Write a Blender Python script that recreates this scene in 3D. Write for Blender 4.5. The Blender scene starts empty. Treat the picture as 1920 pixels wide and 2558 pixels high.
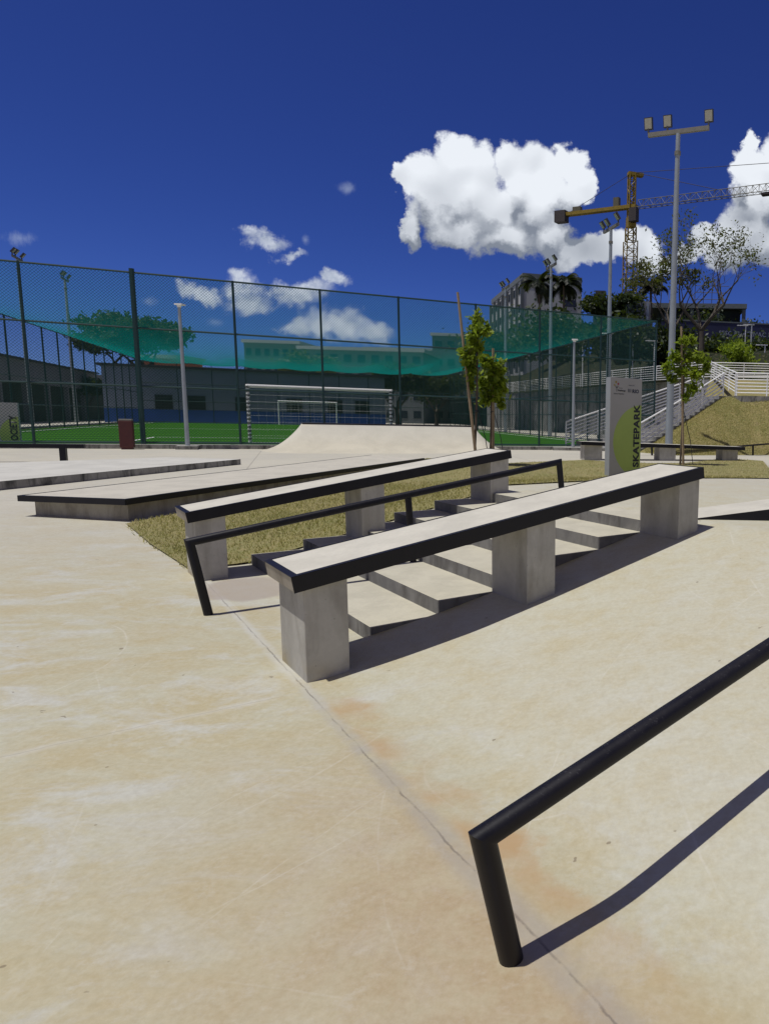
import bpy, bmesh, math, random
import numpy as np
from mathutils import Vector, Matrix
R = math.radians
sc = bpy.context.scene
col = sc.collection
rnd = random.Random(7)

# ------------------------------------------------------------------ frames
PHI = .8393
D = Vector((math.sin(PHI), math.cos(PHI), 0))          # up the stairs
N = Vector((-math.cos(PHI), math.sin(PHI), 0))         # across them
O = Vector((-1.791, 3.6867, 0))
def P(t, u, z=0.0): return O + D*t + N*u + Vector((0, 0, z))
PSI = 1.1227
E_ = Vector((math.sin(PSI), math.cos(PSI), 0))         # along the pitch fence
M_ = Vector((-math.cos(PSI), math.sin(PSI), 0))        # into the pitch
def F(s, q, z=0.0): return M_*(27.71+q) + E_*s + Vector((0, 0, z))
RISE, GO, ST1, UR, UL = .1044, .4844, .5424, .4653, 3.5186
def sm(a):
    a = min(1., max(0., a)); return a*a*(3-2*a)
def H0(x, y):
    dd = x*M_.x + y*M_.y
    return .2*min(1., max(0., (dd-9)/17))
BA = ((-9, 0), (.08, 0), (.54, .052), (.775, .085), (1.027, .122), (1.6, .235), (2.48, .424), (3.42, .6264), (99, .6264))
BB = ((-9, 0), (.17, 0), (.30, .019), (.99, .159), (3.40, .6264), (99, .6264))
BC = ((-9, 0), (.5424, 0), (3.449, .6264), (99, .6264))
def lerp_tab(tab, t):
    for (a, za), (b, zb) in zip(tab[:-1], tab[1:]):
        if t <= b: return za+(zb-za)*(t-a)/(b-a)
    return tab[-1][1]
def soft(tab, t): return sum(lerp_tab(tab, t+k*.035) for k in (-2, -1, 0, 1, 2))/5
def zramp(t, u=9.):
    if u > UR+.02: z = soft(BC, t)
    else:
        w = sm((-u-.3)/1.6); z = soft(BA, t)*(1-w)+soft(BB, t)*w
    if t > 4: z = .6264+(.17-.6264)*sm((t-4)/14)
    return z
def G(x, y):
    h = H0(x, y)
    v = Vector((x, y, 0))-O
    t = v.dot(D); u = v.dot(N)
    if t < .0: return h
    w = 1-sm((u-3.9)/3.0)
    w *= 1-sm((-u-14)/10)
    return h+(max(zramp(t, u), h)-h)*w
def GP(p): return G(p.x, p.y)

# ------------------------------------------------------------------ helpers
def mesh_obj(name, verts, faces, mat=None, parent=None, smooth=False, mats=None, mi=None):
    me = bpy.data.meshes.new(name)
    me.from_pydata([tuple(v) for v in verts], [], faces)
    if mats:
        for m in mats: me.materials.append(m)
    elif mat: me.materials.append(mat)
    if mi is not None:
        me.polygons.foreach_set('material_index', mi)
    if smooth: me.polygons.foreach_set('use_smooth', [True]*len(me.polygons))
    me.update()
    o = bpy.data.objects.new(name, me); col.objects.link(o)
    if parent: o.parent = parent
    return o
def tag(o, label=None, cat=None, group=None, kind=None):
    if label: o['label'] = label
    if cat: o['category'] = cat
    if group: o['group'] = group
    if kind: o['kind'] = kind
    return o
def empty(name, loc, label, cat, group=None, rz=0):
    o = bpy.data.objects.new(name, None); col.objects.link(o)
    o.empty_display_size = .2
    o.location = loc; o.rotation_euler = (0, 0, rz)
    return tag(o, label, cat, group)
class MB:
    """collects solids given in world coordinates; build() links them as one mesh"""
    def __init__(s): s.v = []; s.f = []; s.mi = []
    def add(s, vs, fs, mi=0):
        b = len(s.v); s.v += [Vector(v) for v in vs]
        s.f += [tuple(i+b for i in f) for f in fs]; s.mi += [mi]*len(fs)
    def hexa(s, c, mi=0):          # 8 corners: bottom 4 ccw, top 4 ccw
        s.add(c, [(3,2,1,0),(4,5,6,7),(0,1,5,4),(1,2,6,5),(2,3,7,6),(3,0,4,7)], mi)
    def box(s, o, ax, ay, az, mi=0):   # o = corner, three edge vectors
        o = Vector(o)
        s.hexa([o, o+ax, o+ax+ay, o+ay, o+az, o+ax+az, o+ax+ay+az, o+ay+az], mi)
    def cbox(s, c, sx, sy, sz, rz=0, mi=0):  # c = centre of the base
        X = Vector((math.cos(rz), math.sin(rz), 0)); Y = Vector((-math.sin(rz), math.cos(rz), 0))
        s.box(Vector(c)-X*sx/2-Y*sy/2, X*sx, Y*sy, Vector((0, 0, sz)), mi)
    def prism(s, poly, z0, z1, mi=0):  # poly ccw list of (x,y); z0,z1 number or list
        n = len(poly)
        if not isinstance(z0, (list, tuple)): z0 = [z0]*n
        if not isinstance(z1, (list, tuple)): z1 = [z1]*n
        vs = [Vector((p[0], p[1], z)) for p, z in zip(poly, z0)]+[Vector((p[0], p[1], z)) for p, z in zip(poly, z1)]
        fs = [tuple(range(n-1, -1, -1)), tuple(range(n, 2*n))]+[(i, (i+1) % n, n+(i+1) % n, n+i) for i in range(n)]
        s.add(vs, fs, mi)
    def tube(s, pts, r, n=10, cap=True, mi=0):
        pts = [Vector(p) for p in pts]
        rs = r if isinstance(r, (list, tuple)) else [r]*len(pts)
        k = len(pts); rings = []
        dirs = [(pts[i+1]-pts[i]).normalized() for i in range(k-1)]
        d0 = dirs[0]
        a = Vector((0, 0, 1)) if abs(d0.z) < .9 else Vector((1, 0, 0))
        x = d0.cross(a).normalized(); y = d0.cross(x).normalized()
        base = [pts[0]+(x*math.cos(2*math.pi*j/n)+y*math.sin(2*math.pi*j/n))*rs[0] for j in range(n)]
        rings.append(base)
        for i in range(1, k):
            dv = dirs[i-1]
            nn = (dirs[i-1]+dirs[i]).normalized() if i < k-1 else dirs[-1]
            ring = []
            for p in rings[-1]:
                off = p-pts[i-1]
                off = off-dv*off.dot(dv)
                if off.length > 1e-9: off = off.normalized()*rs[i]
                q = pts[i]+off
                den = dv.dot(nn)
                q = q+dv*((pts[i]-q).dot(nn)/den) if abs(den) > 1e-6 else q
                ring.append(q)
            rings.append(ring)
        vs = [p for rg in rings for p in rg]; fs = []
        for i in range(k-1):
            for j in range(n):
                fs.append((i*n+j, i*n+(j+1) % n, (i+1)*n+(j+1) % n, (i+1)*n+j))
        if cap: fs += [tuple(range(n-1, -1, -1)), tuple(range((k-1)*n, k*n))]
        s.add(vs, fs, mi)
    def build(s, name, mat, parent=None, smooth=False, mats=None, bevel=0, base=None):
        b = Vector((0, 0, 0))
        if parent is not None:
            inv = Matrix.Translation(parent_world(parent)) @ Matrix.Rotation(parent_rz(parent), 4, 'Z')
            inv = inv.inverted(); vs = [inv @ v for v in s.v]
        elif base is not None:
            vs = [v-Vector(base) for v in s.v]
        else: vs = s.v
        o = mesh_obj(name, vs, s.f, mat, parent, mats=mats, mi=s.mi)
        if parent is None and base is not None: o.location = base
        me = o.data
        bm = bmesh.new(); bm.from_mesh(me)
        bmesh.ops.recalc_face_normals(bm, faces=bm.faces); bm.to_mesh(me); bm.free()
        if smooth:
            me.polygons.foreach_set('use_smooth', [True]*len(me.polygons))
            try: me.set_sharp_from_angle(angle=R(35))
            except Exception: pass
        if bevel:
            m = o.modifiers.new('bevel', 'BEVEL'); m.width = bevel; m.segments = 2; m.limit_method = 'ANGLE'; m.angle_limit = R(40)
        return o
def parent_world(p):
    v = Vector(p.location)
    q = p.parent
    while q: v = Matrix.Rotation(q.rotation_euler.z, 3, 'Z') @ v + Vector(q.location); q = q.parent
    return v
def parent_rz(p):
    a = p.rotation_euler.z; q = p.parent
    while q: a += q.rotation_euler.z; q = q.parent
    return a
def kids(o): return [c for c in o.children]
def copy_tree(o, parent=None):
    c = o.copy(); col.objects.link(c); c.parent = parent
    for ch in kids(o): copy_tree(ch, c)
    return c

# ------------------------------------------------------------------ materials
def new_mat(name):
    m = bpy.data.materials.new(name); m.use_nodes = True
    nt = m.node_tree; b = nt.nodes['Principled BSDF']
    return m, nt, b
class NT:
    def __init__(s, nt): s.nt = nt
    def n(s, t, **k):
        x = s.nt.nodes.new(t)
        for a, b in k.items(): setattr(x, a, b)
        return x
    def link(s, a, b): s.nt.links.new(a, b)
    def setin(s, sock, v):
        if isinstance(v, bpy.types.NodeSocket): s.link(v, sock)
        elif v is not None: sock.default_value = v
    def math(s, op, a, b=None, c=None, clamp=False):
        x = s.n('ShaderNodeMath', operation=op, use_clamp=clamp)
        s.setin(x.inputs[0], a)
        if b is not None: s.setin(x.inputs[1], b)
        if c is not None: s.setin(x.inputs[2], c)
        return x.outputs[0]
    def vmath(s, op, a, b=None, c=None):
        x = s.n('ShaderNodeVectorMath', operation=op)
        s.setin(x.inputs[0], a)
        if b is not None: s.setin(x.inputs[1], b)
        if c is not None: s.setin(x.inputs[2], c)
        return x.outputs['Value'] if op in ('LENGTH', 'DOT_PRODUCT', 'DISTANCE') else x.outputs[0]
    def noise(s, vec, scale, detail=4, rough=.55, dist=0.):
        x = s.n('ShaderNodeTexNoise'); s.setin(x.inputs['Vector'], vec)
        x.inputs['Scale'].default_value = scale; x.inputs['Detail'].default_value = detail
        x.inputs['Roughness'].default_value = rough; x.inputs['Distortion'].default_value = dist
        return x.outputs[0]
    def mapping(s, vec, loc=(0, 0, 0), rot=(0, 0, 0), scale=(1, 1, 1)):
        x = s.n('ShaderNodeMapping'); s.link(vec, x.inputs[0])
        x.inputs['Location'].default_value = loc; x.inputs['Rotation'].default_value = rot; x.inputs['Scale'].default_value = scale
        return x.outputs[0]
    def ramp(s, f, a, b, clamp=True, smooth=False):     # map a..b to 0..1
        x = s.n('ShaderNodeMapRange', clamp=clamp)
        if smooth: x.interpolation_type = 'SMOOTHSTEP'
        s.setin(x.inputs[0], f); x.inputs[1].default_value = a; x.inputs[2].default_value = b
        return x.outputs[0]
    def mix(s, f, a, b, mode='MIX'):
        x = s.n('ShaderNodeMix', data_type='RGBA', blend_type=mode)
        s.setin(x.inputs[0], f)
        for i, v in ((6, a), (7, b)):
            if isinstance(v, tuple) and len(v) == 3: v = v+(1,)
            s.setin(x.inputs[i], v)
        return x.outputs[2]
    def wpos(s): return s.n('ShaderNodeNewGeometry').outputs['Position']
    def sep(s, v):
        x = s.n('ShaderNodeSeparateXYZ'); s.link(v, x.inputs[0]); return x.outputs
    def bump(s, h, strength=.3, dist=.01):
        x = s.n('ShaderNodeBump'); x.inputs['Strength'].default_value = strength; x.inputs['Distance'].default_value = dist
        s.link(h, x.inputs['Height']); return x.outputs[0]

def mat_ground():
    m, nt, b = new_mat('concrete floor'); k = NT(nt)
    pos = k.wpos(); x, y, z = k.sep(pos)
    flat = k.n('ShaderNodeCombineXYZ'); k.link(x, flat.inputs[0]); k.link(y, flat.inputs[1]); pos = flat.outputs[0]
    # stair frame coordinates
    dx = k.math('SUBTRACT', x, O.x); dy = k.math('SUBTRACT', y, O.y)
    t = k.math('ADD', k.math('MULTIPLY', dx, D.x), k.math('MULTIPLY', dy, D.y))
    u = k.math('ADD', k.math('MULTIPLY', dx, N.x), k.math('MULTIPLY', dy, N.y))
    big = k.noise(pos, .45, 5, .6, .4)
    st = k.noise(k.mapping(pos, rot=(0, 0, R(-24)), scale=(.85, 1.35, 1)), 1.6, 9, .70, .5)
    pat = k.noise(pos, 3.1, 9, .74, .15)
    fine = k.noise(pos, 38, 4, .7)
    cream = (.455, .438, .315); tan = (.435, .375, .215); pale = (.495, .505, .46); grey = (.50, .475, .41)
    c = k.mix(k.ramp(st, .42, .62), cream, tan)
    c = k.mix(k.math('MULTIPLY', k.ramp(pat, .50, .68), .75), c, tan)
    c = k.mix(k.math('MULTIPLY', k.ramp(big, .50, .70), .7), c, pale)
    c = k.mix(k.math('MULTIPLY', k.ramp(k.noise(k.mapping(pos, loc=(7, 3, 0), rot=(0, 0, R(-30)), scale=(.8, 1.4, 1)), 2.0, 8, .72, .6), .50, .64), .8), c, pale)
    # the bank and everything uphill is paler, the far slabs greyer
    up = k.ramp(t, .1, .5)
    c = k.mix(k.math('MULTIPLY', up, .62), c, k.mix(k.ramp(pat, .45, .62), (.52, .51, .405), (.495, .455, .31)))
    dist = k.math('ADD', k.math('MULTIPLY', x, M_.x), k.math('MULTIPLY', y, M_.y))
    c = k.mix(k.math('MULTIPLY', k.ramp(dist, 6.0, 13.), .85), c, k.mix(k.ramp(big, .4, .62), (.46, .445, .39), (.525, .50, .42)))
    # near brown patch at the foot of the bank
    nb = k.math('MULTIPLY', k.ramp(k.math('ADD', u, k.math('MULTIPLY', pat, 1.6)), .2, -1.3), k.ramp(k.math('ADD', t, k.math('MULTIPLY', pat, 1.1)), -.75, .25))
    nb = k.math('MULTIPLY', nb, k.ramp(t, .05, -.1))
    c = k.mix(k.math('MULTIPLY', nb, .95), c, k.mix(k.ramp(k.noise(pos, 5.5, 6, .7), .45, .6), (.385, .285, .155), (.44, .365, .23)))
    # scratches: thin pale strokes in several directions
    msk0 = k.ramp(k.noise(pos, 1.3, 4, .6), .47, .60); msk1 = k.ramp(k.noise(k.vmath('ADD', pos, (9, 4, 0)), 1.6, 4, .6), .47, .60)
    thin = k.math('MULTIPLY', k.math('SUBTRACT', k.noise(pos, 5, 3), .5), .02)
    rg = random.Random(19); acc = [None, None]
    for i in range(26):
        ang = rg.uniform(0, 6.283); rad = rg.choice((.5, 1.2, 2.5, 5, 8)); tx, ty = rg.uniform(-3.2, 1.2), rg.uniform(1.0, 6.5)
        cx, cy = tx+rad*math.cos(ang), ty+rad*math.sin(ang)
        l_ = k.vmath('DISTANCE', pos, (cx, cy, 0))
        d_ = k.math('ABSOLUTE', k.math('SUBTRACT', k.math('ADD', l_, thin), rad))
        wd = rg.uniform(.004, .009)
        v_ = k.math('MULTIPLY', k.ramp(d_, wd, wd*.3), rg.uniform(.35, .8))
        j = i % 2; acc[j] = v_ if acc[j] is None else k.math('MAXIMUM', acc[j], v_)
    scr = k.math('MAXIMUM', k.math('MULTIPLY', acc[0], msk0), k.math('MULTIPLY', acc[1], msk1))
    c = k.mix(k.math('MULTIPLY', scr, .5), c, (.62, .605, .53))
    # pale scuffed blotches
    sb = k.math('MULTIPLY', k.ramp(k.noise(k.mapping(pos, rot=(0, 0, R(35)), scale=(1, 1.6, 1)), 6.5, 8, .78), .60, .70), msk1)
    c = k.mix(k.math('MULTIPLY', sb, .55), c, (.60, .59, .53))
    # fine grain and specks
    c = k.mix(k.ramp(fine, .25, .75), k.mix(.16, c, (.20, .15, .09)), k.mix(.13, c, (.8, .78, .7)))
    mot = k.noise(pos, 11, 7, .8)
    c = k.mix(k.math('MULTIPLY', k.ramp(mot, .50, .68), .30), c, (.36, .30, .18))
    c = k.mix(k.math('MULTIPLY', k.ramp(mot, .48, .34), .25), c, (.56, .56, .50))
    sp = k.noise(pos, 14, 2, .5)
    c = k.mix(k.math('MULTIPLY', k.ramp(sp, .745, .765), .6), c, (.14, .10, .06))
    # orange stain along the uphill side of the joint
    wob = k.noise(pos, 3.2, 6, .65)
    s1 = k.math('MULTIPLY', k.ramp(k.math('ADD', t, k.math('MULTIPLY', k.math('SUBTRACT', wob, .5), .55)), .20, .03, smooth=True), k.ramp(t, -.05, -.0))
    s1 = k.math('MULTIPLY', s1, k.math('MULTIPLY', k.ramp(k.math('ADD', u, k.math('MULTIPLY', wob, .9)), .25, -.35), k.ramp(k.math('ADD', u, k.math('MULTIPLY', wob, .6)), -2.9, -1.7)))
    c = k.mix(k.math('MULTIPLY', k.math('MULTIPLY', s1, k.ramp(k.noise(pos, 1.7, 4), .38, .56)), .85), c, (.42, .265, .12))
    # ochre bloom round the first pillar
    # joint A (across the foot of the bank)
    ln = k.math('SUBTRACT', t, k.math('MULTIPLY_ADD', u, .027, -.03))
    ln = k.math('ADD', ln, k.math('MULTIPLY', k.math('SUBTRACT', k.noise(pos, 6, 5, .7), .5), .035))
    al = k.math('ABSOLUTE', ln)
    lim = k.math('MULTIPLY', k.ramp(u, 3.75, 3.65), k.ramp(u, -14, -13))
    bw = k.math('MULTIPLY_ADD', k.ramp(u, -.6, -2.3), .6, 1.)
    band = k.math('MULTIPLY', k.math('MULTIPLY', k.ramp(k.math('DIVIDE', al, bw), .055, .012, smooth=True), lim), k.ramp(wob, .30, .50))
    c = k.mix(k.math('MULTIPLY', band, .55), c, k.mix(k.ramp(u, -1., .4), (.33, .305, .27), (.52, .52, .485)))
    crack = k.math('MULTIPLY', k.math('MULTIPLY', k.ramp(al, .006, .0015), lim), k.math('MULTIPLY_ADD', k.ramp(k.noise(pos, 3, 6, .7), .44, .56), .6, .12))
    # joint B, from the pillar out to the near left, and slab joints beyond
    lb = k.math('ADD', k.math('ADD', u, k.math('MULTIPLY_ADD', t, .045, .12)), k.math('MULTIPLY', k.math('SUBTRACT', k.noise(pos, 4, 4), .5), .05))
    ab = k.math('ABSOLUTE', lb); left = k.ramp(t, -.12, -.2)
    c = k.mix(k.math('MULTIPLY', k.math('MULTIPLY', k.math('MULTIPLY', k.ramp(ab, .05, .005, smooth=True), left), k.ramp(wob, .35, .6)), .5), c, (.55, .545, .50))
    crack = k.math('MAXIMUM', crack, k.math('MULTIPLY', k.math('MULTIPLY', k.ramp(ab, .005, .001), left), .35))
    for a_, b_, off in ((M_.x, M_.y, 13.6), (M_.x, M_.y, 19.6), (M_.x, M_.y, 24.4), (E_.x, E_.y, -1.2), (E_.x, E_.y, 6.6)):
        w_ = k.math('ABSOLUTE', k.math('SUBTRACT', k.math('ADD', k.math('MULTIPLY', x, a_), k.math('MULTIPLY', y, b_)), off))
        crack = k.math('MAXIMUM', crack, k.math('MULTIPLY', k.math('MULTIPLY', k.ramp(w_, .022, .008), k.ramp(dist, 11.8, 12)), .45))
    c = k.mix(k.math('MULTIPLY', crack, .8), c, (.12, .10, .085))
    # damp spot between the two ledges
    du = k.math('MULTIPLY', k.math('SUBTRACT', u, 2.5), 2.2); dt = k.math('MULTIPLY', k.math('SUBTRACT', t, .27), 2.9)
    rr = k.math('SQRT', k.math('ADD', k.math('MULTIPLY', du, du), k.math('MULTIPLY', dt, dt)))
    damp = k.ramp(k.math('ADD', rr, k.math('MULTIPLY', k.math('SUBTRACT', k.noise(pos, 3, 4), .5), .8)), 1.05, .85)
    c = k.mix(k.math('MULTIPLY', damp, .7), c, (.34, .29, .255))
    k.link(c, b.inputs['Base Color'])
    b.inputs['Roughness'].default_value = .72
    k.link(k.ramp(st, .3, .7), b.inputs['Roughness']) if False else None
    h = k.math('ADD', k.math('MULTIPLY', fine, .25), k.math('SUBTRACT', pat, crack))
    k.link(k.bump(h, .22, .006), b.inputs['Normal'])
    return m

def mat_conc(name, a, b_, dirty=(.16, .13, .09), amt=.5, scale=3., top=None, rough=.8):
    m, nt, b = new_mat(name); k = NT(nt)
    pos = k.wpos()
    g = k.n('ShaderNodeNewGeometry'); nz = k.sep(g.outputs['Normal'])[2]
    n1 = k.noise(pos, scale, 6, .62, .3); n2 = k.noise(pos, 30, 4, .7)
    drip = k.noise(k.mapping(pos, scale=(3, 3, .9)), 1.6, 6, .62, .6)
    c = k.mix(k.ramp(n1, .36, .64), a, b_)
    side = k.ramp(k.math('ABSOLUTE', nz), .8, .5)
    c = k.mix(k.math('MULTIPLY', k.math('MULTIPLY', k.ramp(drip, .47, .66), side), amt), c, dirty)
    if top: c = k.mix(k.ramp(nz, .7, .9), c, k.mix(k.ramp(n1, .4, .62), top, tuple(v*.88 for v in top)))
    c = k.mix(k.ramp(n2, .25, .75), k.mix(.12, c, (.1, .09, .07)), c)
    zz = k.sep(pos)[2]
    if 'cast' in name:
        och = k.math('MULTIPLY', k.ramp(k.math('ADD', zz, k.math('MULTIPLY', k.noise(pos, 5, 4), .22)), .27, .10, smooth=True), k.ramp(k.noise(pos, 2.5, 3), .42, .60))
        c = k.mix(k.math('MULTIPLY', och, .7), c, (.42, .33, .13))
        form = k.math('LESS_THAN', k.math('ABSOLUTE', k.math('SUBTRACT', k.math('FRACT', k.math('MULTIPLY', zz, 4.3)), .5)), .012)
        c = k.mix(k.math('MULTIPLY', form, .0), c, (.15, .14, .12))
    vv = k.n('ShaderNodeTexVoronoi'); k.link(pos, vv.inputs['Vector']); vv.inputs['Scale'].default_value = 26
    pores = k.math('MULTIPLY', k.ramp(vv.outputs['Distance'], .13, .06), k.math('MULTIPLY', side, k.ramp(k.noise(pos, 7, 2), .5, .6)))
    c = k.mix(k.math('MULTIPLY', pores, .55), c, (.09, .08, .07))
    k.link(c, b.inputs['Base Color']); b.inputs['Roughness'].default_value = rough
    k.link(k.bump(k.math('SUBTRACT', k.math('ADD', n2, n1), pores), .25, .004), b.inputs['Normal'])
    return m

def mat_simple(name, c, rough=.5, metal=0., var=.12, scale=8., bump=.0, spec=.5, c2=None):
    m, nt, b = new_mat(name); k = NT(nt)
    pos = k.wpos(); n1 = k.noise(pos, scale, 5, .6)
    dark = tuple(v*(1-2*var) for v in c) if c2 is None else c2
    k.link(k.mix(k.ramp(n1, .3, .7), dark, c), b.inputs['Base Color'])
    b.inputs['Roughness'].default_value = rough; b.inputs['Metallic'].default_value = metal
    b.inputs['Specular IOR Level'].default_value = spec
    if bump: k.link(k.bump(n1, bump, .01), b.inputs['Normal'])
    return m

def mat_black_steel():
    m, nt, b = new_mat('black painted steel'); k = NT(nt)
    pos = k.wpos(); n1 = k.noise(pos, 5, 6, .7); n2 = k.noise(k.mapping(pos, scale=(3, 40, 40)), 3, 3)
    c = k.mix(k.ramp(n1, .35, .7), (.006, .006, .010), (.013, .012, .016))
    g = k.n('ShaderNodeNewGeometry'); nz = k.sep(g.outputs['Normal'])[2]
    wear = k.math('MULTIPLY', k.ramp(k.noise(pos, 60, 4, .8), .60, .72), k.ramp(nz, .2, .9))
    c = k.mix(k.math('MULTIPLY', wear, .5), c, (.12, .12, .125))
    k.link(c, b.inputs['Base Color'])
    k.link(k.math('MULTIPLY_ADD', k.ramp(n1, .3, .7), .14, .38), b.inputs['Roughness'])
    b.inputs['Specular IOR Level'].default_value = .28
    k.link(k.bump(n2, .05, .002), b.inputs['Normal'])
    return m

def mat_grass(name, a, b_, c_, scale=1.):
    m, nt, b = new_mat(name); k = NT(nt); pos = k.wpos()
    n1 = k.noise(pos, .9*scale, 6, .65); n2 = k.noise(pos, 9*scale, 5, .7); n3 = k.noise(pos, 60, 3, .7)
    c = k.mix(k.ramp(n1, .38, .6), a, b_)
    c = k.mix(k.math('MULTIPLY', k.ramp(n2, .45, .66), .8), c, c_)
    c = k.mix(k.math('MULTIPLY', k.ramp(k.noise(pos, 2.6, 5, .7), .56, .66), .55), c, (.30, .235, .14))
    c = k.mix(k.ramp(n3, .3, .7), k.mix(.3, c, (.03, .03, .015)), c)
    k.link(c, b.inputs['Base Color']); b.inputs['Roughness'].default_value = .9; b.inputs['Specular IOR Level'].default_value = .15
    k.link(k.bump(k.math('ADD', n2, n3), .8, .03), b.inputs['Normal'])
    return m
def mat_leaf(name, a, b_, tr=.35, rough=.5):
    m, nt, b = new_mat(name); k = NT(nt)
    g = k.n('ShaderNodeNewGeometry'); pos = g.outputs['Position']
    try: ri = g.outputs['Random Per Island']
    except Exception: ri = k.noise(pos, 3)
    c = k.mix(k.math('ADD', k.math('MULTIPLY', ri, .6), k.math('MULTIPLY', k.ramp(k.noise(pos, 1.2, 3), .35, .65), .4)), a, b_)
    k.link(c, b.inputs['Base Color']); b.inputs['Roughness'].default_value = rough; b.inputs['Specular IOR Level'].default_value = .3
    t = k.n('ShaderNodeBsdfTranslucent'); k.link(k.mix(.5, c, (.3, .4, .03)), t.inputs[0])
    mx = k.n('ShaderNodeMixShader'); mx.inputs[0].default_value = tr
    k.link(b.outputs[0], mx.inputs[1]); k.link(t.outputs[0], mx.inputs[2])
    k.link(mx.outputs[0], nt.nodes['Material Output'].inputs[0])
    return m
def mat_chainlink():
    m, nt, b = new_mat('green chain link wire'); k = NT(nt); pos = k.wpos()
    x, y, z = k.sep(pos)
    tc = k.n('ShaderNodeUVMap').outputs[0]
    uu, vv, _ = k.sep(tc)
    pit = .095
    def diag(sgn):
        a = k.math('DIVIDE', k.math('ADD', uu, k.math('MULTIPLY', vv, sgn)), pit)
        f = k.math('ABSOLUTE', k.math('SUBTRACT', k.math('FRACT', a), .5))
        return k.math('LESS_THAN', f, .062)
    al = k.math('MAXIMUM', diag(1.), diag(-1.))
    b.inputs['Base Color'].default_value = (.012, .06, .05, 1); b.inputs['Roughness'].default_value = .55
    tr = k.n('ShaderNodeBsdfTransparent'); mx = k.n('ShaderNodeMixShader')
    k.link(al, mx.inputs[0]); k.link(tr.outputs[0], mx.inputs[1]); k.link(b.outputs[0], mx.inputs[2])
    k.link(mx.outputs[0], nt.nodes['Material Output'].inputs[0]); return m
def mat_net(name='green shade net', a0=.043, colr=(.002, .23, .21)):
    m, nt, b = new_mat(name); k = NT(nt)
    g = k.n('ShaderNodeNewGeometry')
    ct = k.math('ABSOLUTE', k.vmath('DOT_PRODUCT', g.outputs['Normal'], g.outputs['Incoming']))
    ct = k.math('MAXIMUM', ct, .03)
    # raised threads: the coverage grows with the slant at which the weave is crossed
    al = k.math('MINIMUM', k.math('POWER', k.math('DIVIDE', a0, ct), 1.45), .85)
    d = k.n('ShaderNodeBsdfDiffuse'); d.inputs[0].default_value = colr+(1,)
    tl = k.n('ShaderNodeBsdfTranslucent'); tl.inputs[0].default_value = tuple(v*1.2 for v in colr)+(1,)
    mm = k.n('ShaderNodeMixShader'); mm.inputs[0].default_value = .5
    k.link(d.outputs[0], mm.inputs[1]); k.link(tl.outputs[0], mm.inputs[2])
    tr = k.n('ShaderNodeBsdfTransparent'); mx = k.n('ShaderNodeMixShader')
    k.link(al, mx.inputs[0]); k.link(tr.outputs[0], mx.inputs[1]); k.link(mm.outputs[0], mx.inputs[2])
    k.link(mx.outputs[0], nt.nodes['Material Output'].inputs[0]); return m
def mat_turf():
    m, nt, b = new_mat('artificial turf'); k = NT(nt); pos = k.wpos(); x, y, z = k.sep(pos)
    q = k.math('ADD', k.math('MULTIPLY', x, M_.x), k.math('MULTIPLY', y, M_.y))
    st = k.math('FRACT', k.math('DIVIDE', q, 2.4)); st = k.math('GREATER_THAN', st, .5)
    c = k.mix(st, (.036, .145, .006), (.018, .085, .004))
    c = k.mix(k.ramp(k.noise(pos, 40, 3), .3, .7), k.mix(.3, c, (.01, .03, .0)), c)
    k.link(c, b.inputs['Base Color']); b.inputs['Roughness'].default_value = .9; b.inputs['Specular IOR Level'].default_value = .1
    return m
M = {}
M['ground'] = mat_ground()
M['pillar'] = mat_conc('raw cast concrete', (.50, .485, .44), (.40, .385, .345), (.22, .20, .165), .45, 2.6)
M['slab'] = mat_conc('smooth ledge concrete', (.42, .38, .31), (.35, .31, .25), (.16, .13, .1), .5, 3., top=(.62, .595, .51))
M['step'] = mat_conc('stair concrete', (.24, .235, .225), (.16, .157, .155), (.07, .065, .06), .8, 4., top=(.56, .53, .42))  # upright faces, risers included, toned darker than the treads
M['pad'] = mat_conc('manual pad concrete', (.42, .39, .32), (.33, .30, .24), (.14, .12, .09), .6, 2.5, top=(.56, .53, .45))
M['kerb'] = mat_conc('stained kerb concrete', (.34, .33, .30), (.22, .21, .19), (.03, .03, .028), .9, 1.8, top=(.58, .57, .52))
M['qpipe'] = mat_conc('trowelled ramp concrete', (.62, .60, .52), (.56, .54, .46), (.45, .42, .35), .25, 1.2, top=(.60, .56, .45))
M['wall'] = mat_conc('weathered retaining wall', (.30, .30, .30), (.20, .20, .205), (.05, .05, .05), .8, .7)
M['steel'] = mat_black_steel()
M['grassg'] = mat_grass('dry lawn soil', (.36, .32, .15), (.28, .275, .11), (.43, .36, .18))
M['hillg'] = mat_grass('dry bank grass', (.33, .28, .12), (.23, .225, .08), (.40, .32, .15), .6)
M['farg'] = mat_grass('far slope scrub', (.012, .02, .009), (.02, .028, .012), (.03, .032, .016), .1)
M['blade'] = mat_leaf('dry grass blades', (.36, .34, .12), (.60, .51, .25), .35, .8)
M['turf'] = mat_turf()
M['fgreen'] = mat_simple('dark green fence paint', (.007, .042, .042), .45, 0, .15)
M['link'] = mat_chainlink()
M['net'] = mat_net()
M['white'] = mat_simple('white railing paint', (.86, .86, .85), .45, 0, .05)
M['galv'] = mat_simple('galvanised steel pole', (.36, .40, .43), .45, .25, .08, 3)
M['lampgrey'] = mat_simple('weathered lamp bracket', (.22, .21, .18), .6, .1, .1)
M['lens'] = mat_simple('floodlight glass', (.55, .53, .42), .25, 0, .1, 20)
M['lampdark'] = mat_simple('dark lamp housing', (.06, .06, .065), .5, .1, .1)
M['signgrey'] = mat_simple('grey sign panel', (.44, .435, .43), .5, 0, .04, 2)
M['signside'] = mat_simple('pale sign edge', (.42, .45, .48), .45, .2, .04, 2)
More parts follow.
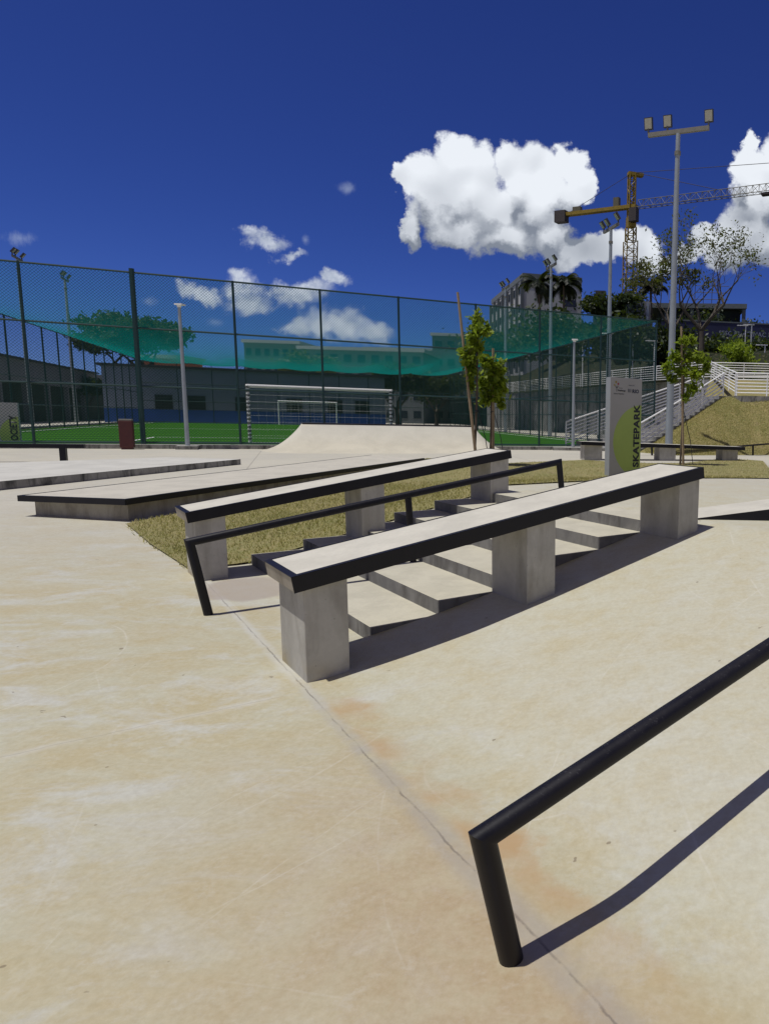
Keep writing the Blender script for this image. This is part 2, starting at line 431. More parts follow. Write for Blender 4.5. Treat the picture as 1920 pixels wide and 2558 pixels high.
M['signgreen'] = mat_simple('lime sign print', (.42, .55, .13), .5, 0, .04, 2)
M['ink'] = mat_simple('black print', (.02, .022, .03), .5)
M['inkblue'] = mat_simple('navy print', (.02, .03, .07), .5)
M['inkred'] = mat_simple('crimson print', (.4, .03, .08), .5)
M['inkyel'] = mat_simple('yellow print', (.45, .32, .05), .5)
M['binred'] = mat_simple('dark red bin paint', (.085, .016, .014), .5, 0, .1)
M['bark'] = mat_simple('grey brown bark', (.13, .10, .075), .9, 0, .2, 12, .5)
M['palebark'] = mat_simple('pale lichen bark', (.13, .11, .085), .9, 0, .25, 6, .5)
M['wood'] = mat_simple('weathered stake wood', (.36, .27, .17), .8, 0, .15, 18, .3)
M['leaf_young'] = mat_leaf('glossy young leaf', (.08, .15, .012), (.34, .42, .04), .5, .35)
M['leaf_dark'] = mat_leaf('deep green leaf', (.008, .020, .006), (.026, .045, .014), .2)
M['leaf_olive'] = mat_leaf('olive sparse leaf', (.045, .05, .012), (.11, .105, .035), .3)
M['leaf_palm'] = mat_leaf('palm frond', (.006, .010, .005), (.018, .026, .012), .1)
M['crane'] = mat_simple('crane yellow paint', (.32, .22, .02), .5, 0, .2, 2)
M['cranegrey'] = mat_simple('crane grey jib paint', (.13, .12, .075), .6, 0, .1)
M['cranedark'] = mat_simple('dark counterweight', (.06, .05, .05), .8)
M['bwall'] = mat_simple('white rendered wall', (.23, .27, .37), .85, 0, .08, .3)
M['hallwall'] = mat_simple('grey hall cladding', (.24, .24, .27), .85, 0, .12, .3)
M['bblue'] = mat_simple('blue wall paint', (.018, .075, .34), .7, 0, .08, .5)
M['bdark'] = mat_simple('dark opening', (.012, .014, .016), .6)
M['roof'] = mat_simple('dark roof sheet', (.05, .05, .055), .8, 0, .1, .5)
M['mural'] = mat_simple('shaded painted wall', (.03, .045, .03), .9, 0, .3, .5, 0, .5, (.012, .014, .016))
M['apt'] = mat_simple('apartment render', (.13, .15, .16), .85, 0, .06, .1)
M['apt2'] = mat_simple('pale apartment render', (.45, .46, .46), .85, 0, .06, .1)
M['glass'] = mat_simple('dark window glass', (.02, .028, .04), .15, 0, .1)
M['banner'] = mat_simple('navy hoarding sheet', (.012, .018, .075), .6, 0, .15, .2)
M['bantext'] = mat_simple('pale hoarding print', (.30, .33, .42), .6)
M['tile'] = mat_simple('orange roof tile', (.35, .12, .06), .8)
M['tie'] = mat_simple('black goal tie', (.05, .05, .05), .7)

# ------------------------------------------------------------------ ground
def lines(segs):
    out = []
    for a, b, st in segs:
        n = max(1, round((b-a)/st)); out += [a+(b-a)*i/n for i in range(n)]
    out.append(segs[-1][1]); return out
tl = lines([(-900, -200, 100), (-200, -40, 20), (-40, -6, 1.), (-6, -.2, .29), (-.2, .06, .0856), (.06, ST1, .03), (ST1, .7424, .04), (.7424, ST1+5*GO, .12), (ST1+5*GO, 3.3, .09), (3.3, 3.6, .03), (3.6, 8, .22), (8, 45, .6), (45, 100, 5), (100, 1000, 100)])
ul = lines([(-900, -200, 100), (-200, -40, 20), (-40, -6, 1.), (-6, 0, .3), (0, UR, .1), (UR, UR+.01, .01), (UR+.01, UL-.01, .3), (UL-.01, UL, .01), (UL, 7.2, .2), (7.2, 45, .6), (45, 100, 5), (100, 1000, 100)])
T6 = ST1+5*GO
vs = []; fs = []
for t in tl:
    for u in ul:
        p = P(t, u); z = G(p.x, p.y)
        if UR+.005 < u < UL-.005 and -.1 < t < ST1+.001: z = 0
        vs.append((p.x, p.y, z))
nu = len(ul)
for i in range(len(tl)-1):
    tm = (tl[i]+tl[i+1])/2
    for j in range(nu-1):
        um = (ul[j]+ul[j+1])/2
        if UR < um < UL and ST1 < tm < T6+.3: continue
        fs.append((i*nu+j+1, i*nu+j, (i+1)*nu+j, (i+1)*nu+j+1))
g_ = mesh_obj('ground', vs, fs, M['ground'], smooth=True); tag(g_, kind='structure')
# fix winding up
bm = bmesh.new(); bm.from_mesh(g_.data); bmesh.ops.recalc_face_normals(bm, faces=bm.faces)
if sum(f.normal.z for f in bm.faces) < 0: bmesh.ops.reverse_faces(bm, faces=bm.faces)
bm.to_mesh(g_.data); bm.free()

# skirt of the bank along the stairs
mb = MB(); tt = [ST1+i*.08 for i in range(36)]
for a_, b_ in zip(tt[:-1], tt[1:]):
    p = P(a_, UR); q = P(b_, UR); mb.add([(p.x, p.y, -.1), (q.x, q.y, -.1), (q.x, q.y, G(q.x, q.y)), (p.x, p.y, G(p.x, p.y))], [(0, 1, 2, 3)])
tag(mb.build('bank_skirt', M['ground']), kind='structure')
# stairs
mb = MB()
prof = [(ST1, -.12)]
for k_ in range(1, 7):
    prof += [(ST1+(k_-1)*GO, k_*RISE-(RISE if k_ == 1 else 0)*0), ]
    prof.append((ST1+k_*GO if k_ < 6 else 3.36, k_*RISE))
prof2 = [(ST1, -.12), (ST1, RISE)]
for k_ in range(1, 6):
    prof2 += [(ST1+k_*GO, k_*RISE), (ST1+k_*GO, (k_+1)*RISE)]
zt_ = 6*RISE
tend = T6+.38
prof2 += [(tend, zt_), (tend, -.12)]
n_ = len(prof2)
va = [P(t, UR, z) for t, z in prof2]; vb = [P(t, UL, z) for t, z in prof2]
fc = [(i, (i+1) % n_, n_+(i+1) % n_, n_+i) for i in range(n_)]
mb.add(va+vb, fc)
bmx = []
for k_ in range(6):   # side walls as quads per step
    t0 = ST1+k_*GO; t1 = ST1+(k_+1)*GO if k_ < 5 else tend; z = (k_+1)*RISE
    for uu in (UR, UL):
        mb.add([P(t0, uu, -.12), P(t1, uu, -.12), P(t1, uu, z), P(t0, uu, z)], [(0, 1, 2, 3)])
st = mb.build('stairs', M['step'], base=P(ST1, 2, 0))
tag(st, 'low six step concrete stair set with darker risers between two black edged ledges', 'stairs')

# ------------------------------------------------------------------ lawn
lawn_poly = [P(.02, 3.60), P(.4, 3.56), P(3.2, 3.56), P(3.5, 3.72), P(4.5, 3.74), P(6.0, 3.85), P(8, 3.9), P(14, 3.7), P(18.5, 4.6),
             P(16.56, 9.32), P(19.2, 11.6), P(18.75, 13.04), P(15.36, 11.85), P(14.17, 12.3), P(13.28, 13.53), P(12.96, 14.21), P(9.86, 13.92), P(8.8, 15.5), P(8.6, 16.6),
             P(7.6, 14.3), P(3.7, 10.6), P(-.12, 6.9), P(-.07, 5.2), P(0, 4.0)]
def inpoly(x, y, poly):
    c = False; n = len(poly)
    for i in range(n):
        a = poly[i]; b = poly[i-1]
        if (a.y > y) != (b.y > y) and x < (b.x-a.x)*(y-a.y)/(b.y-a.y)+a.x: c = not c
    return c
def sheet(name, poly, step, zf, mat, dz=.02):
    bm = bmesh.new()
    f = bm.faces.new([bm.verts.new((p.x, p.y, 0)) for p in poly])
    bmesh.ops.triangulate(bm, faces=[f])
    xs = [p.x for p in poly]; ys = [p.y for p in poly]
    for ax, lo, hi in ((0, min(xs), max(xs)), (1, min(ys), max(ys))):
        v = lo+step
        while v < hi:
            co = (v, 0, 0) if ax == 0 else (0, v, 0); no = (1, 0, 0) if ax == 0 else (0, 1, 0)
            bmesh.ops.bisect_plane(bm, geom=bm.verts[:]+bm.edges[:]+bm.faces[:], plane_co=co, plane_no=no)
            v += step
    for v in bm.verts: v.co.z = zf(v.co.x, v.co.y)+dz
    bmesh.ops.recalc_face_normals(bm, faces=bm.faces)
    if sum(f.normal.z*f.calc_area() for f in bm.faces) < 0: bmesh.ops.reverse_faces(bm, faces=bm.faces)
    me = bpy.data.meshes.new(name); bm.to_mesh(me); bm.free(); me.materials.append(mat)
    o = bpy.data.objects.new(name, me); col.objects.link(o); return o
tag(sheet('lawn', lawn_poly, .35, G, M['grassg'], .018), kind='structure')

def blades(name, pts, hmin, hmax, w, mat, zf):
    n = len(pts); r = np.random.RandomState(3)
    p = np.array([(a, b, zf(a, b)+.012) for a, b in pts])
    ang = r.rand(n)*6.283; h = hmin+(hmax-hmin)*r.rand(n)**1.5
    dx = np.stack([np.cos(ang), np.sin(ang), 0*ang], 1)*w
    ln = (r.rand(n, 3)-.5)*1.5*h[:, None]; ln[:, 2] = h
    v = np.stack([p-dx, p+dx, p+ln], 1).reshape(-1, 3)
    me = bpy.data.meshes.new(name); me.vertices.add(3*n); me.vertices.foreach_set('co', v.ravel())
    me.loops.add(3*n); me.loops.foreach_set('vertex_index', np.arange(3*n)); me.polygons.add(n)
    me.polygons.foreach_set('loop_start', np.arange(n)*3); me.polygons.foreach_set('loop_total', np.full(n, 3))
    me.materials.append(mat); me.update(); me.validate()
    o = bpy.data.objects.new(name, me); col.objects.link(o); return o
pts = []
while len(pts) < 70000:
    t = rnd.uniform(-.15, 9); u = rnd.uniform(3.55, 10)
    if t < -.2+.0: continue
    p = P(t, u)
    if p.y > 14 and rnd.random() < .5: continue
    if inpoly(p.x, p.y, lawn_poly): pts.append((p.x, p.y))
while len(pts) < 100000:
    t = rnd.uniform(3, 19); u = rnd.uniform(6, 15); p = P(t, u)
    if inpoly(p.x, p.y, lawn_poly): pts.append((p.x, p.y))
tag(blades('grass', [(a+rnd.uniform(-.05, .05), b+rnd.uniform(-.05, .05)) for a, b in pts], .015, .055, .007, M['blade'], G), 'short dry yellow green grass covering the lawn beside the stairs', 'grass', kind='stuff')

# ------------------------------------------------------------------ ledges (hubbas)
TS, TE, ZT, SL, TH, OV, W_, L_ = -.0646, 3.1805, .6287, .1545, .0901, .0306, .4733, .2388
TP = (0., 1.4534, 2.9369)
an = math.atan(SL)
up = (D*(-math.sin(an))+Vector((0, 0, math.cos(an)))); al_ = (D*math.cos(an)+Vector((0, 0, math.sin(an))))
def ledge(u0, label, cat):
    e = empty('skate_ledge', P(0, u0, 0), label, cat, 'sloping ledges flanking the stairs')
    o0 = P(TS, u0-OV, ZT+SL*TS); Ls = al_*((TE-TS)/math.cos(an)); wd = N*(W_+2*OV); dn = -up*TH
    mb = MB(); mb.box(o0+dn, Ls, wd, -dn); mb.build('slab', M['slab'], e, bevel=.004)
    mb = MB(); s = .004
    # angle steel: side plate + top strips
    mb.box(o0-N*s+dn-al_*s, Ls+al_*2*s, N*(s-.0005), up*(TH+.003))
    c1 = MB()
    mb.box(o0-N*s+up*.0005-al_*s, Ls+al_*2*s, N*.036, up*.0035)
    mb.box(o0+N*.0325+up*.0005-al_*s, al_*.04, wd-N*.0325, up*.0035)
    mb.box(o0+N*.0325+up*.0005+Ls-al_*.012, al_*.014, wd-N*.0325, up*.0035)
    mb.box(o0+wd-N*.012+up*.0005+al_*.0365, Ls-al_*.049, N*.0135, up*.0035)
    mb.box(o0+Ls+dn+al_*.0005, al_*s, wd, up*(TH+.003))
    mb.box(o0+wd+dn+N*.0005, Ls, N*s, up*(TH*.45)+up*0) if False else None
    mb.box(o0+wd+up*(-.045)+N*.0005, Ls, N*.003, up*.048)
    mb.build('coping', M['steel'], e)
    for t in TP:
        mb = MB(); zb = lambda tt: ZT+SL*tt-TH/math.cos(an)-.0015
        poly = [(t, 0), (t+L_, 0), (t+L_, W_), (t, W_)]
        z0 = -.1 if t < 1 else (zramp(t)-.25)
        c = [P(a, u0+b_, z0) for a, b_ in poly]+[P(a, u0+b_, zb(a)) for a, b_ in poly]
        mb.hexa(c); mb.build('pillar', M['pillar'], e, bevel=.005)
    return e
ledge(0, 'nearer sloping concrete ledge with thick black steel edge and three square pillars', 'ledge')
ledge(3.0226, 'sloping concrete ledge on the lawn side of the stairs, beyond the round rail', 'ledge')

# ------------------------------------------------------------------ round rails
RT = .0335
def rail(name, label, u, tb, tj, zj, slope, te, tmid, leaning, zb0, radius=RT, grp=None, zend=None, bt=None):
    e = empty(name, P(tb, u, zb0), label, 'rail', grp)
    j1 = P(tj, u, zj); j2 = P(te, u, zj+slope*(te-tj))
    b1 = P(tb, u, zb0-.05)
    t2 = te+leaning; b2 = P(t2, u, (G(*P(t2, u).xy) if zend is None else zend)-.05)
    mb = MB(); mb.tube([b1, j1, j2, b2], radius, 20); mb.build('bar', M['steel'], e, smooth=True)
    for tm in tmid:
        top = P(tm, u, zj+slope*(tm-tj)-radius*.6); bt_ = P(tm+leaning*.7, u, -.2+ (bt if bt is not None else G(*P(tm, u).xy)))
        mb = MB(); mb.tube([bt_, top], radius*.93, 18); mb.build('post', M['steel'], e, smooth=True)
    return e
rail('grind_rail', 'thick black round rail in the foreground, bent down to the floor at its near end', -2.438, -.183, -.28, .41-.01, .2196, 3.0, [1.6], .1, 0.)
rail('grind_rail', 'round black rail standing between the two sloping ledges over the stairs', 1.8186, -.1337, -.2336, .5552, .1545, 3.03, [1.413], .06, 0., radius=.031, zend=.6264, bt=.3)

# ------------------------------------------------------------------ manual pad
def tz(p, h): return G(p[0], p[1])+h
padp = [(-6.60, 8.90), (-5.64, 18.69), (-7.43, 19.59), (-8.20, 9.12)]
e = empty('manual_pad', (-6.6, 8.9, .02), 'long low concrete pad with black steel edge at the left of the lawn', 'skate pad')
zt4 = [.325, .355, .355, .315]
mb = MB(); ins = [(-6.66, 9.02), (-5.70, 18.6), (-7.36, 19.5), (-8.08, 9.24)]
mb.prism(ins, -.1, [z-.072 for z in zt4]); mb.build('base', M['pad'], e)
mb = MB(); mb.prism(padp, [z-.071 for z in zt4], zt4); mb.build('top_slab', M['pad'], e)
mb = MB()
def edge_strip(mb, a, b, za, zb, h, w, out=.004, tw=.045):
    a = Vector((a[0], a[1], za)); b = Vector((b[0], b[1], zb)); dv = (b-a); hd = Vector((dv.x, dv.y, 0)).normalized()
    o = Vector((hd.y, -hd.x, 0))
    mb.box(a+o*.0005-Vector((0, 0, h)), dv, o*out, Vector((0, 0, h+.003)))
    mb.box(a-o*tw+Vector((0, 0, .0008)), dv, o*(tw-.0002), Vector((0, 0, .003)))
edge_strip(mb, padp[3], padp[0], zt4[3], zt4[0], .075, .05)
edge_strip(mb, padp[0], padp[1], zt4[0], zt4[1], .075, .05)
edge_strip(mb, padp[2], padp[3], zt4[2], zt4[3], .06, .05, tw=.03)
mb.build('coping', M['steel'], e)
# low platform
pl = [(-11.0, 8.6), (-10.75, 11.65), (-10.14, 17.82), (-12.03, 17.78), (-13.95, 15.16), (-18, 9.4)]
mb = MB(); mb.prism(pl, -.1, [.20, .225, .275, .28, .25, .2])
tag(mb.build('low_platform', M['kerb'], base=(-11.5, 14, 0)), 'wide flat concrete platform with stained unedged kerb, left of the edged pad', 'platform')

# ------------------------------------------------------------------ quarter pipe
def quarter():
    sL, sR, q0, H, RR = .06, 6.02, -1.0, .935, 1.75
    zl = 1.135
    vs = []; fs = []; nr = 16
    # footprint samples: left hip, front, right hip
    path = []
    for i in range(13): a = math.pi - (math.pi/2)*i/12; path.append((sL, a+0))
    dirs = [(sL, math.pi+ (math.pi/2)*i/12) for i in range(13)]+[(sL+(sR-sL)*i/12, 1.5*math.pi) for i in range(1, 12)]+[(sR, 1.5*math.pi+(math.pi/2)*i/12) for i in range(13)]
    for s0, a in dirs:
        for j in range(nr+1):
            r = RR*(j/nr)*(.62 if abs(math.cos(a)) > .999 else 1)
            r = RR*(j/nr)
            s = s0+r*math.cos(a)*.84; q = q0+r*math.sin(a)*1.15
            f = j/nr
            p = F(s, q); g = G(p.x, p.y)
            z = g-.01+(zl-g+.01)*(1-math.sqrt(max(0, 1-(1-f)**2)) if False else (1-f)**2.1)
            vs.append((p.x, p.y, z))
    m = nr+1; nd = len(dirs)
    for i in range(nd-1):
        for j in range(nr):
            fs.append((i*m+j, i*m+j+1, (i+1)*m+j+1, (i+1)*m+j))
    # deck and back
    b0 = len(vs)
    for s in (sL, sR):
        for q, z in ((q0, zl), (q0+.62, zl), (q0+.62, .1)):
            p = F(s, q, z); vs.append(tuple(p))
    fs += [(b0, b0+3, b0+4, b0+1), (b0+1, b0+4, b0+5, b0+2)]
    for s, k_ in ((sL, 0), (sR, (nd-1))):
        # end closing: profile polygon down to ground at back
        prof = [k_*m+j for j in range(m)]
        base = b0 if s == sL else b0+3
        fs.append(tuple(prof+[base+2, base+1]))
    o = mesh_obj('quarter_pipe', vs, fs, M['qpipe'])
    bm = bmesh.new(); bm.from_mesh(o.data); bmesh.ops.remove_doubles(bm, verts=bm.verts, dist=.0005); bmesh.ops.recalc_face_normals(bm, faces=bm.faces); bm.to_mesh(o.data); bm.free()
    o.data.polygons.foreach_set('use_smooth', [len(p.vertices) == 4 for p in o.data.polygons])
    try: o.data.set_sharp_from_angle(angle=R(40))
    except Exception: pass
    e = empty('quarter_pipe', F(3, -1, .2), 'pale concrete quarter pipe with curved ends in front of the fence', 'skate ramp')
    o.name = 'ramp_face'; o.parent = e; o.location = -Vector(e.location)
    mb = MB(); mb.tube([F(sL, q0-.01, zl+.005), F(sR, q0-.01, zl+.005)], .025, 10); mb.build('coping', M['steel'], e, smooth=True)
quarter()

# wedge with black edge on the plateau
mb = MB(); a = Vector((.58, 6.16, 0)); b_ = Vector((3.6, 6.26, 0)); bk = Vector((.05, .75, 0))
za = .6264
e = empty('kicker_wedge', (.6, 6.16, .62), 'low wedge with black steel side rising at the head of the bank', 'skate ramp')
c = [a+Vector((0, 0, .5)), b_+Vector((0, 0, .5)), b_+bk+Vector((0, 0, .5)), a+bk+Vector((0, 0, .5)), a+Vector((0, 0, za+.006)), b_+Vector((0, 0, za+.44)), b_+bk+Vector((0, 0, za+.44)), a+bk+Vector((0, 0, za+.006))]
mb.hexa(c); mb.build('body', M['slab'], e)
mb = MB(); o_ = Vector((.033, -.9995, 0))
aa = a+o_*.001; bb = b_+o_*.001
mb.hexa([aa+Vector((0, 0, za-.05)), bb+Vector((0, 0, za+.02)), bb+Vector((0, 0, za+.02)), aa+Vector((0, 0, za-.05)), ] if False else [aa+o_*.004+Vector((0, 0, za-.05)), bb+o_*.004+Vector((0, 0, za-.0)), bb+Vector((0, 0, za-.0)), aa+Vector((0, 0, za-.05)), aa+o_*.004+Vector((0, 0, za+.009)), bb+o_*.004+Vector((0, 0, za+.443)), bb+Vector((0, 0, za+.443)), aa+Vector((0, 0, za+.009))])
mb.build('edge_plate', M['steel'], e)

# ------------------------------------------------------------------ far ledge group on the right
def far_ledge():
    a = Vector((-1.60, 22.97, 0)); b_ = Vector((3.75, 24.75, 0))
    dv = (b_-a).normalized(); nv = Vector((-dv.y, dv.x, 0))
    e = empty('skate_ledge', a+Vector((0, 0, .15)), 'far black edged ledge on three stub pillars at the foot of the grassy bank', 'ledge', 'far skate obstacles')
    za, zb = .77, .645
    A = a-dv*.12-nv*.06+Vector((0, 0, za)); B = b_+dv*.28-nv*.06+Vector((0, 0, zb)); wv = nv*.75
    mb = MB(); t_ = Vector((0, 0, .115))
    mb.box(A-t_, B-A, wv, t_); mb.build('slab', M['slab'], e)
    mb = MB(); mb.box(A-t_-nv*.0045, B-A, nv*.004, t_+Vector((0, 0, .003))); mb.box(B-t_+dv*.0005, dv*.004, wv, t_+Vector((0, 0, .003))); mb.box(A-t_-dv*.0045, dv*.004, wv, t_+Vector((0, 0, .003)))
    mb.box(A+Vector((0, 0, .0005)), B-A, nv*.05, Vector((0, 0, .003)))
    mb.build('coping', M['steel'], e)
    for f_, wid in ((0, .62), (.475, .6), (.90, .6)):
        c_ = a+(b_-a)*f_; z = za+(zb-za)*f_-.118
        mb = MB(); mb.box(c_+nv*.02, dv*wid, nv*.55, Vector((0, 0, z))); mb.build('pillar', M['pillar'], e)
far_ledge()
def far_rail(pts, label, posts):
    e = empty('grind_rail', (pts[0][0], pts[0][1], .15), label, 'rail', 'far skate obstacles')
    mb = MB(); mb.tube(pts, .035, 8); mb.build('bar', M['steel'], e, smooth=True)
    for x, y, z in posts:
        mb = MB(); mb.tube([(x+.02, y, 0.1), (x, y, z)], .04, 8); mb.build('post', M['steel'], e, smooth=True)
far_rail([(-.6, 26.0, .46), (2.1, 27.95, .55), (3.9, 26.0, .5)][:2], 'low black rail mostly hidden behind the far ledge', [(.74, 26.73, .50), (2.1, 27.95, .55)])
far_rail([(3.15, 25.9, .52), (4.2, 28.0, .55), (5.0, 28.75, .6), (7.4, 30.6, .75)], 'far black rail that leaves the frame in front of the grassy bank', [(3.2, 25.9, .52), (5.0, 28.75, .59), (7.3, 30.5, .74)])
# bench-height rail at far left
e = empty('flat_rail', (-14.06, 17.11, .15), 'flat dark square rail on stout posts at the left edge, before the green pitch', 'rail')
mb = MB(); dv = Vector((-.93, -.37, 0)); mb.box(Vector((-13.72, 17.24, .50)), dv*7, Vector((-.37, .93, 0))*.12, Vector((0, 0, .095))); mb.build('bar', M['steel'], e)
for k_ in (.38, 3.4, 6.4):
    p = Vector((-13.72, 17.24, 0))+dv*k_; mb = MB(); mb.box(p+Vector((0, 0, .05)), dv*.13, Vector((-.37, .93, 0))*.12, Vector((0, 0, .449))); mb.build('post', M['steel'], e)

# ------------------------------------------------------------------ pitch, fences, net
S0, S1, Q1 = -12.7, 14.35, 48.
TZ = .33
mb = MB(); mb.prism([tuple(F(S0-.1, .12).xy), tuple(F(S1+.1, .12).xy), tuple(F(S1+.6, Q1).xy), tuple(F(S0-.1, Q1).xy)], .1, TZ)
tag(mb.build('turf', M['turf']), kind='structure')
mb = MB(); mb.prism([tuple(F(S0-.2, -.22).xy), tuple(F(S1+.2, -.22).xy), tuple(F(S1+.2, .115).xy), tuple(F(S0-.2, .115).xy)], .05, .345)
tag(mb.build('kerb', M['kerb']), kind='structure')
mb = MB()
def line(a, b, w=.1):
    a = Vector(a); b = Vector(b); dv = (b-a).normalized(); nv = Vector((-dv.y, dv.x, 0))
    mb.box(a-nv*w/2, b-a, nv*w, Vector((0, 0, .004)))
z_ = TZ+.002
line(F(S0+1, 1.4, z_), F(S1-1, 1.4, z_)); line(F(S0+1, 1.5, z_), F(S0+1, Q1-2, z_)); line(F(S1-1, 1.5, z_), F(S1-1, Q1-2, z_)); line(F(S0+1.1, 24, z_), F(S1-1.1, 24, z_)); line(F(-5.6, 1.5, z_), F(-5.6, 7.5, z_)); line(F(7.2, 1.5, z_), F(7.2, 7.5, z_)); line(F(-5.5, 7.5, z_), F(7.1, 7.5, z_))
tag(mb.build('pitch_lines', M['white']), kind='structure')

def fence(name, label, A, B, ss, rails, top, zbase, thick=()):
    """A,B end points; ss: post positions along A->B"""
    A = Vector(A); B = Vector(B); L = (B-A).length; dv = (B-A).normalized()
    e = empty('chain_link_fence', A+Vector((0, 0, zbase)), label, 'fence', 'fences round the pitch')
    for i, s in enumerate(ss):
        r = .075 if i in thick else .04
        mb = MB(); p = A+dv*s; mb.tube([p+Vector((0, 0, zbase-.05)), p+Vector((0, 0, top+(.12 if i in thick else 0.03)))], r, 8); mb.build('post', M['fgreen'], e, smooth=True)
    for z in rails:
        mb = MB(); mb.tube([A+Vector((0, 0, z)), B+Vector((0, 0, z))], .03, 8); mb.build('rail', M['fgreen'], e, smooth=True)
    nv = Vector((-dv.y, dv.x, 0))*.0
    inv = Vector(e.location)
    vs = [A+Vector((0, 0, zbase+.05))-inv, B+Vector((0, 0, zbase+.05))-inv, B+Vector((0, 0, top))-inv, A+Vector((0, 0, top))-inv]
    o = mesh_obj('wire_mesh', vs, [(0, 1, 2, 3)], M['link'], e)
    uv = o.data.uv_layers.new(name='UVMap')
    for li, c in enumerate([(0, 0), (L, 0), (L, top-zbase), (0, top-zbase)]): uv.data[li].uv = c
    return e
fr = [-12.7, -10.25, -7.56, -4.71, -1.89, .81, 3.48, 6.37, 8.98, 11.7, 14.35]
fence('f', 'tall green chain link fence along the near side of the pitch, behind the quarter pipe', F(S0, 0), F(S1, 0), [s-S0 for s in fr], [.40, 2.25, 4.12, 5.86], 5.86, .34, thick=(3,))
side = [2.7*i for i in range(1, 18)]
fence('f', 'green chain link fence along the hall side of the pitch', F(S0, 0), F(S0, Q1), side, [.4, 1.6, 3.0, 5.86], 5.86, .34)
fence('f', 'green chain link fence facing the grey retaining wall', F(S1, 0), F(S1+.3, Q1), side, [.4, 1.75, 2.9, 5.86], 5.86, .34)
fence('f', 'green chain link fence at the far end before the white and blue building', F(S0, Q1), F(S1+.3, Q1), [2.73*i for i in range(0, 11)], [.4, 2.3, 3.9, 5.75], 5.8, .34)
# net over the pitch
vs = []; fs = []; a_, b_ = 28, 40
for i in range(a_+1):
    for j in range(b_+1):
        x = i/a_; y = j/b_
        z = 5.88-.42*math.sin(math.pi*x)**.8*math.sin(math.pi*min(1, y*.9+.0))**.8-.16*abs(math.sin(7*math.pi*x))*y
        vs.append(F(S0+(S1-S0)*x, .02+(Q1-.04)*y, z))
for i in range(a_):
    for j in range(b_): fs.append((i*(b_+1)+j, (i+1)*(b_+1)+j, (i+1)*(b_+1)+j+1, i*(b_+1)+j+1))
tag(mesh_obj('ball_net', vs, fs, M['net'], smooth=True), 'sheer green net stretched as a roof over the whole pitch', 'net')

def goal(s0, s1, q, dq, h, label, ties):
    e = empty('goal', F((s0+s1)/2, q, TZ), label, 'goal', 'goals on the pitch')
    for s in (s0, s1):
        mb = MB(); mb.tube([F(s, q, TZ), F(s, q, h)], .06, 10)
        mb.build('goal_post', M['white'], e, smooth=True)
        if ties:
            for i in range(14):
                z = TZ+.15+i*.145; mb = MB(); mb.tube([F(s, q, z), F(s, q, z+.05)], .064, 10)
                mb.build('net_tie', M['tie'], e)
    mb = MB(); mb.tube([F(s0-.06, q, h), F(s1+.06, q, h)], .06, 10); mb.build('crossbar', M['white'], e, smooth=True)
    mb = MB()
    n = 18
    for i in range(n+1):
        s = s0+(s1-s0)*i/n; mb.tube([F(s, q, h), F(s, q+dq*.45, h-.05), F(s, q+dq, TZ)], .0022, 4)
    for i in range(9):
        f = i/8; mb.tube([F(s0, q+dq*(.45+.55*f), h-.05-(h-.05-TZ)*f), F(s1, q+dq*(.45+.55*f), h-.05-(h-.05-TZ)*f)], .0022, 4)
    mb.build('goal_net', M['white'], e)
goal(-1.68, 3.28, 1.39, 1.2, 2.44, 'white football goal with tied posts just behind the near fence', True)
goal(-1.75, 3.25, 45.5, 1.2, 2.55, 'small looking white goal at the far end before the blue wall', False)

# ------------------------------------------------------------------ street furniture
def slim_lamp(s, q, h, label, zb=.2):
    b = F(s, q, zb) if isinstance(s, (int, float)) else Vector(s)
    e = empty('street_lamp', b, label, 'street lamp', 'slim lamp posts')
    mb = MB(); mb.cbox(b, .62, .5, .12, .4); mb.build('footing', M['kerb'], e)
    mb = MB(); mb.tube([b+Vector((0, 0, .1)), b+Vector((0, 0, h))], [.07, .045], 14); mb.build('pole', M['galv'], e, smooth=True)
    mb = MB(); mb.tube([b+Vector((-.0, 0, h+.005)), b+Vector((0, 0, h+.07))], .06, 14); mb.box(b+Vector((-.09, -.11, h+.07)), Vector((.24, 0, 0)), Vector((0, .22, 0)), Vector((0, 0, .05))); mb.build('lamp_head', M['white'], e)
    return e
slim_lamp(-3.42, -.40, 4.62, 'slim pale grey lamp post on a square footing at the fence, left of the goal')
slim_lamp(10.32, -.45, 4.45, 'slim pale grey lamp post beside the foot of the white staircase railing')

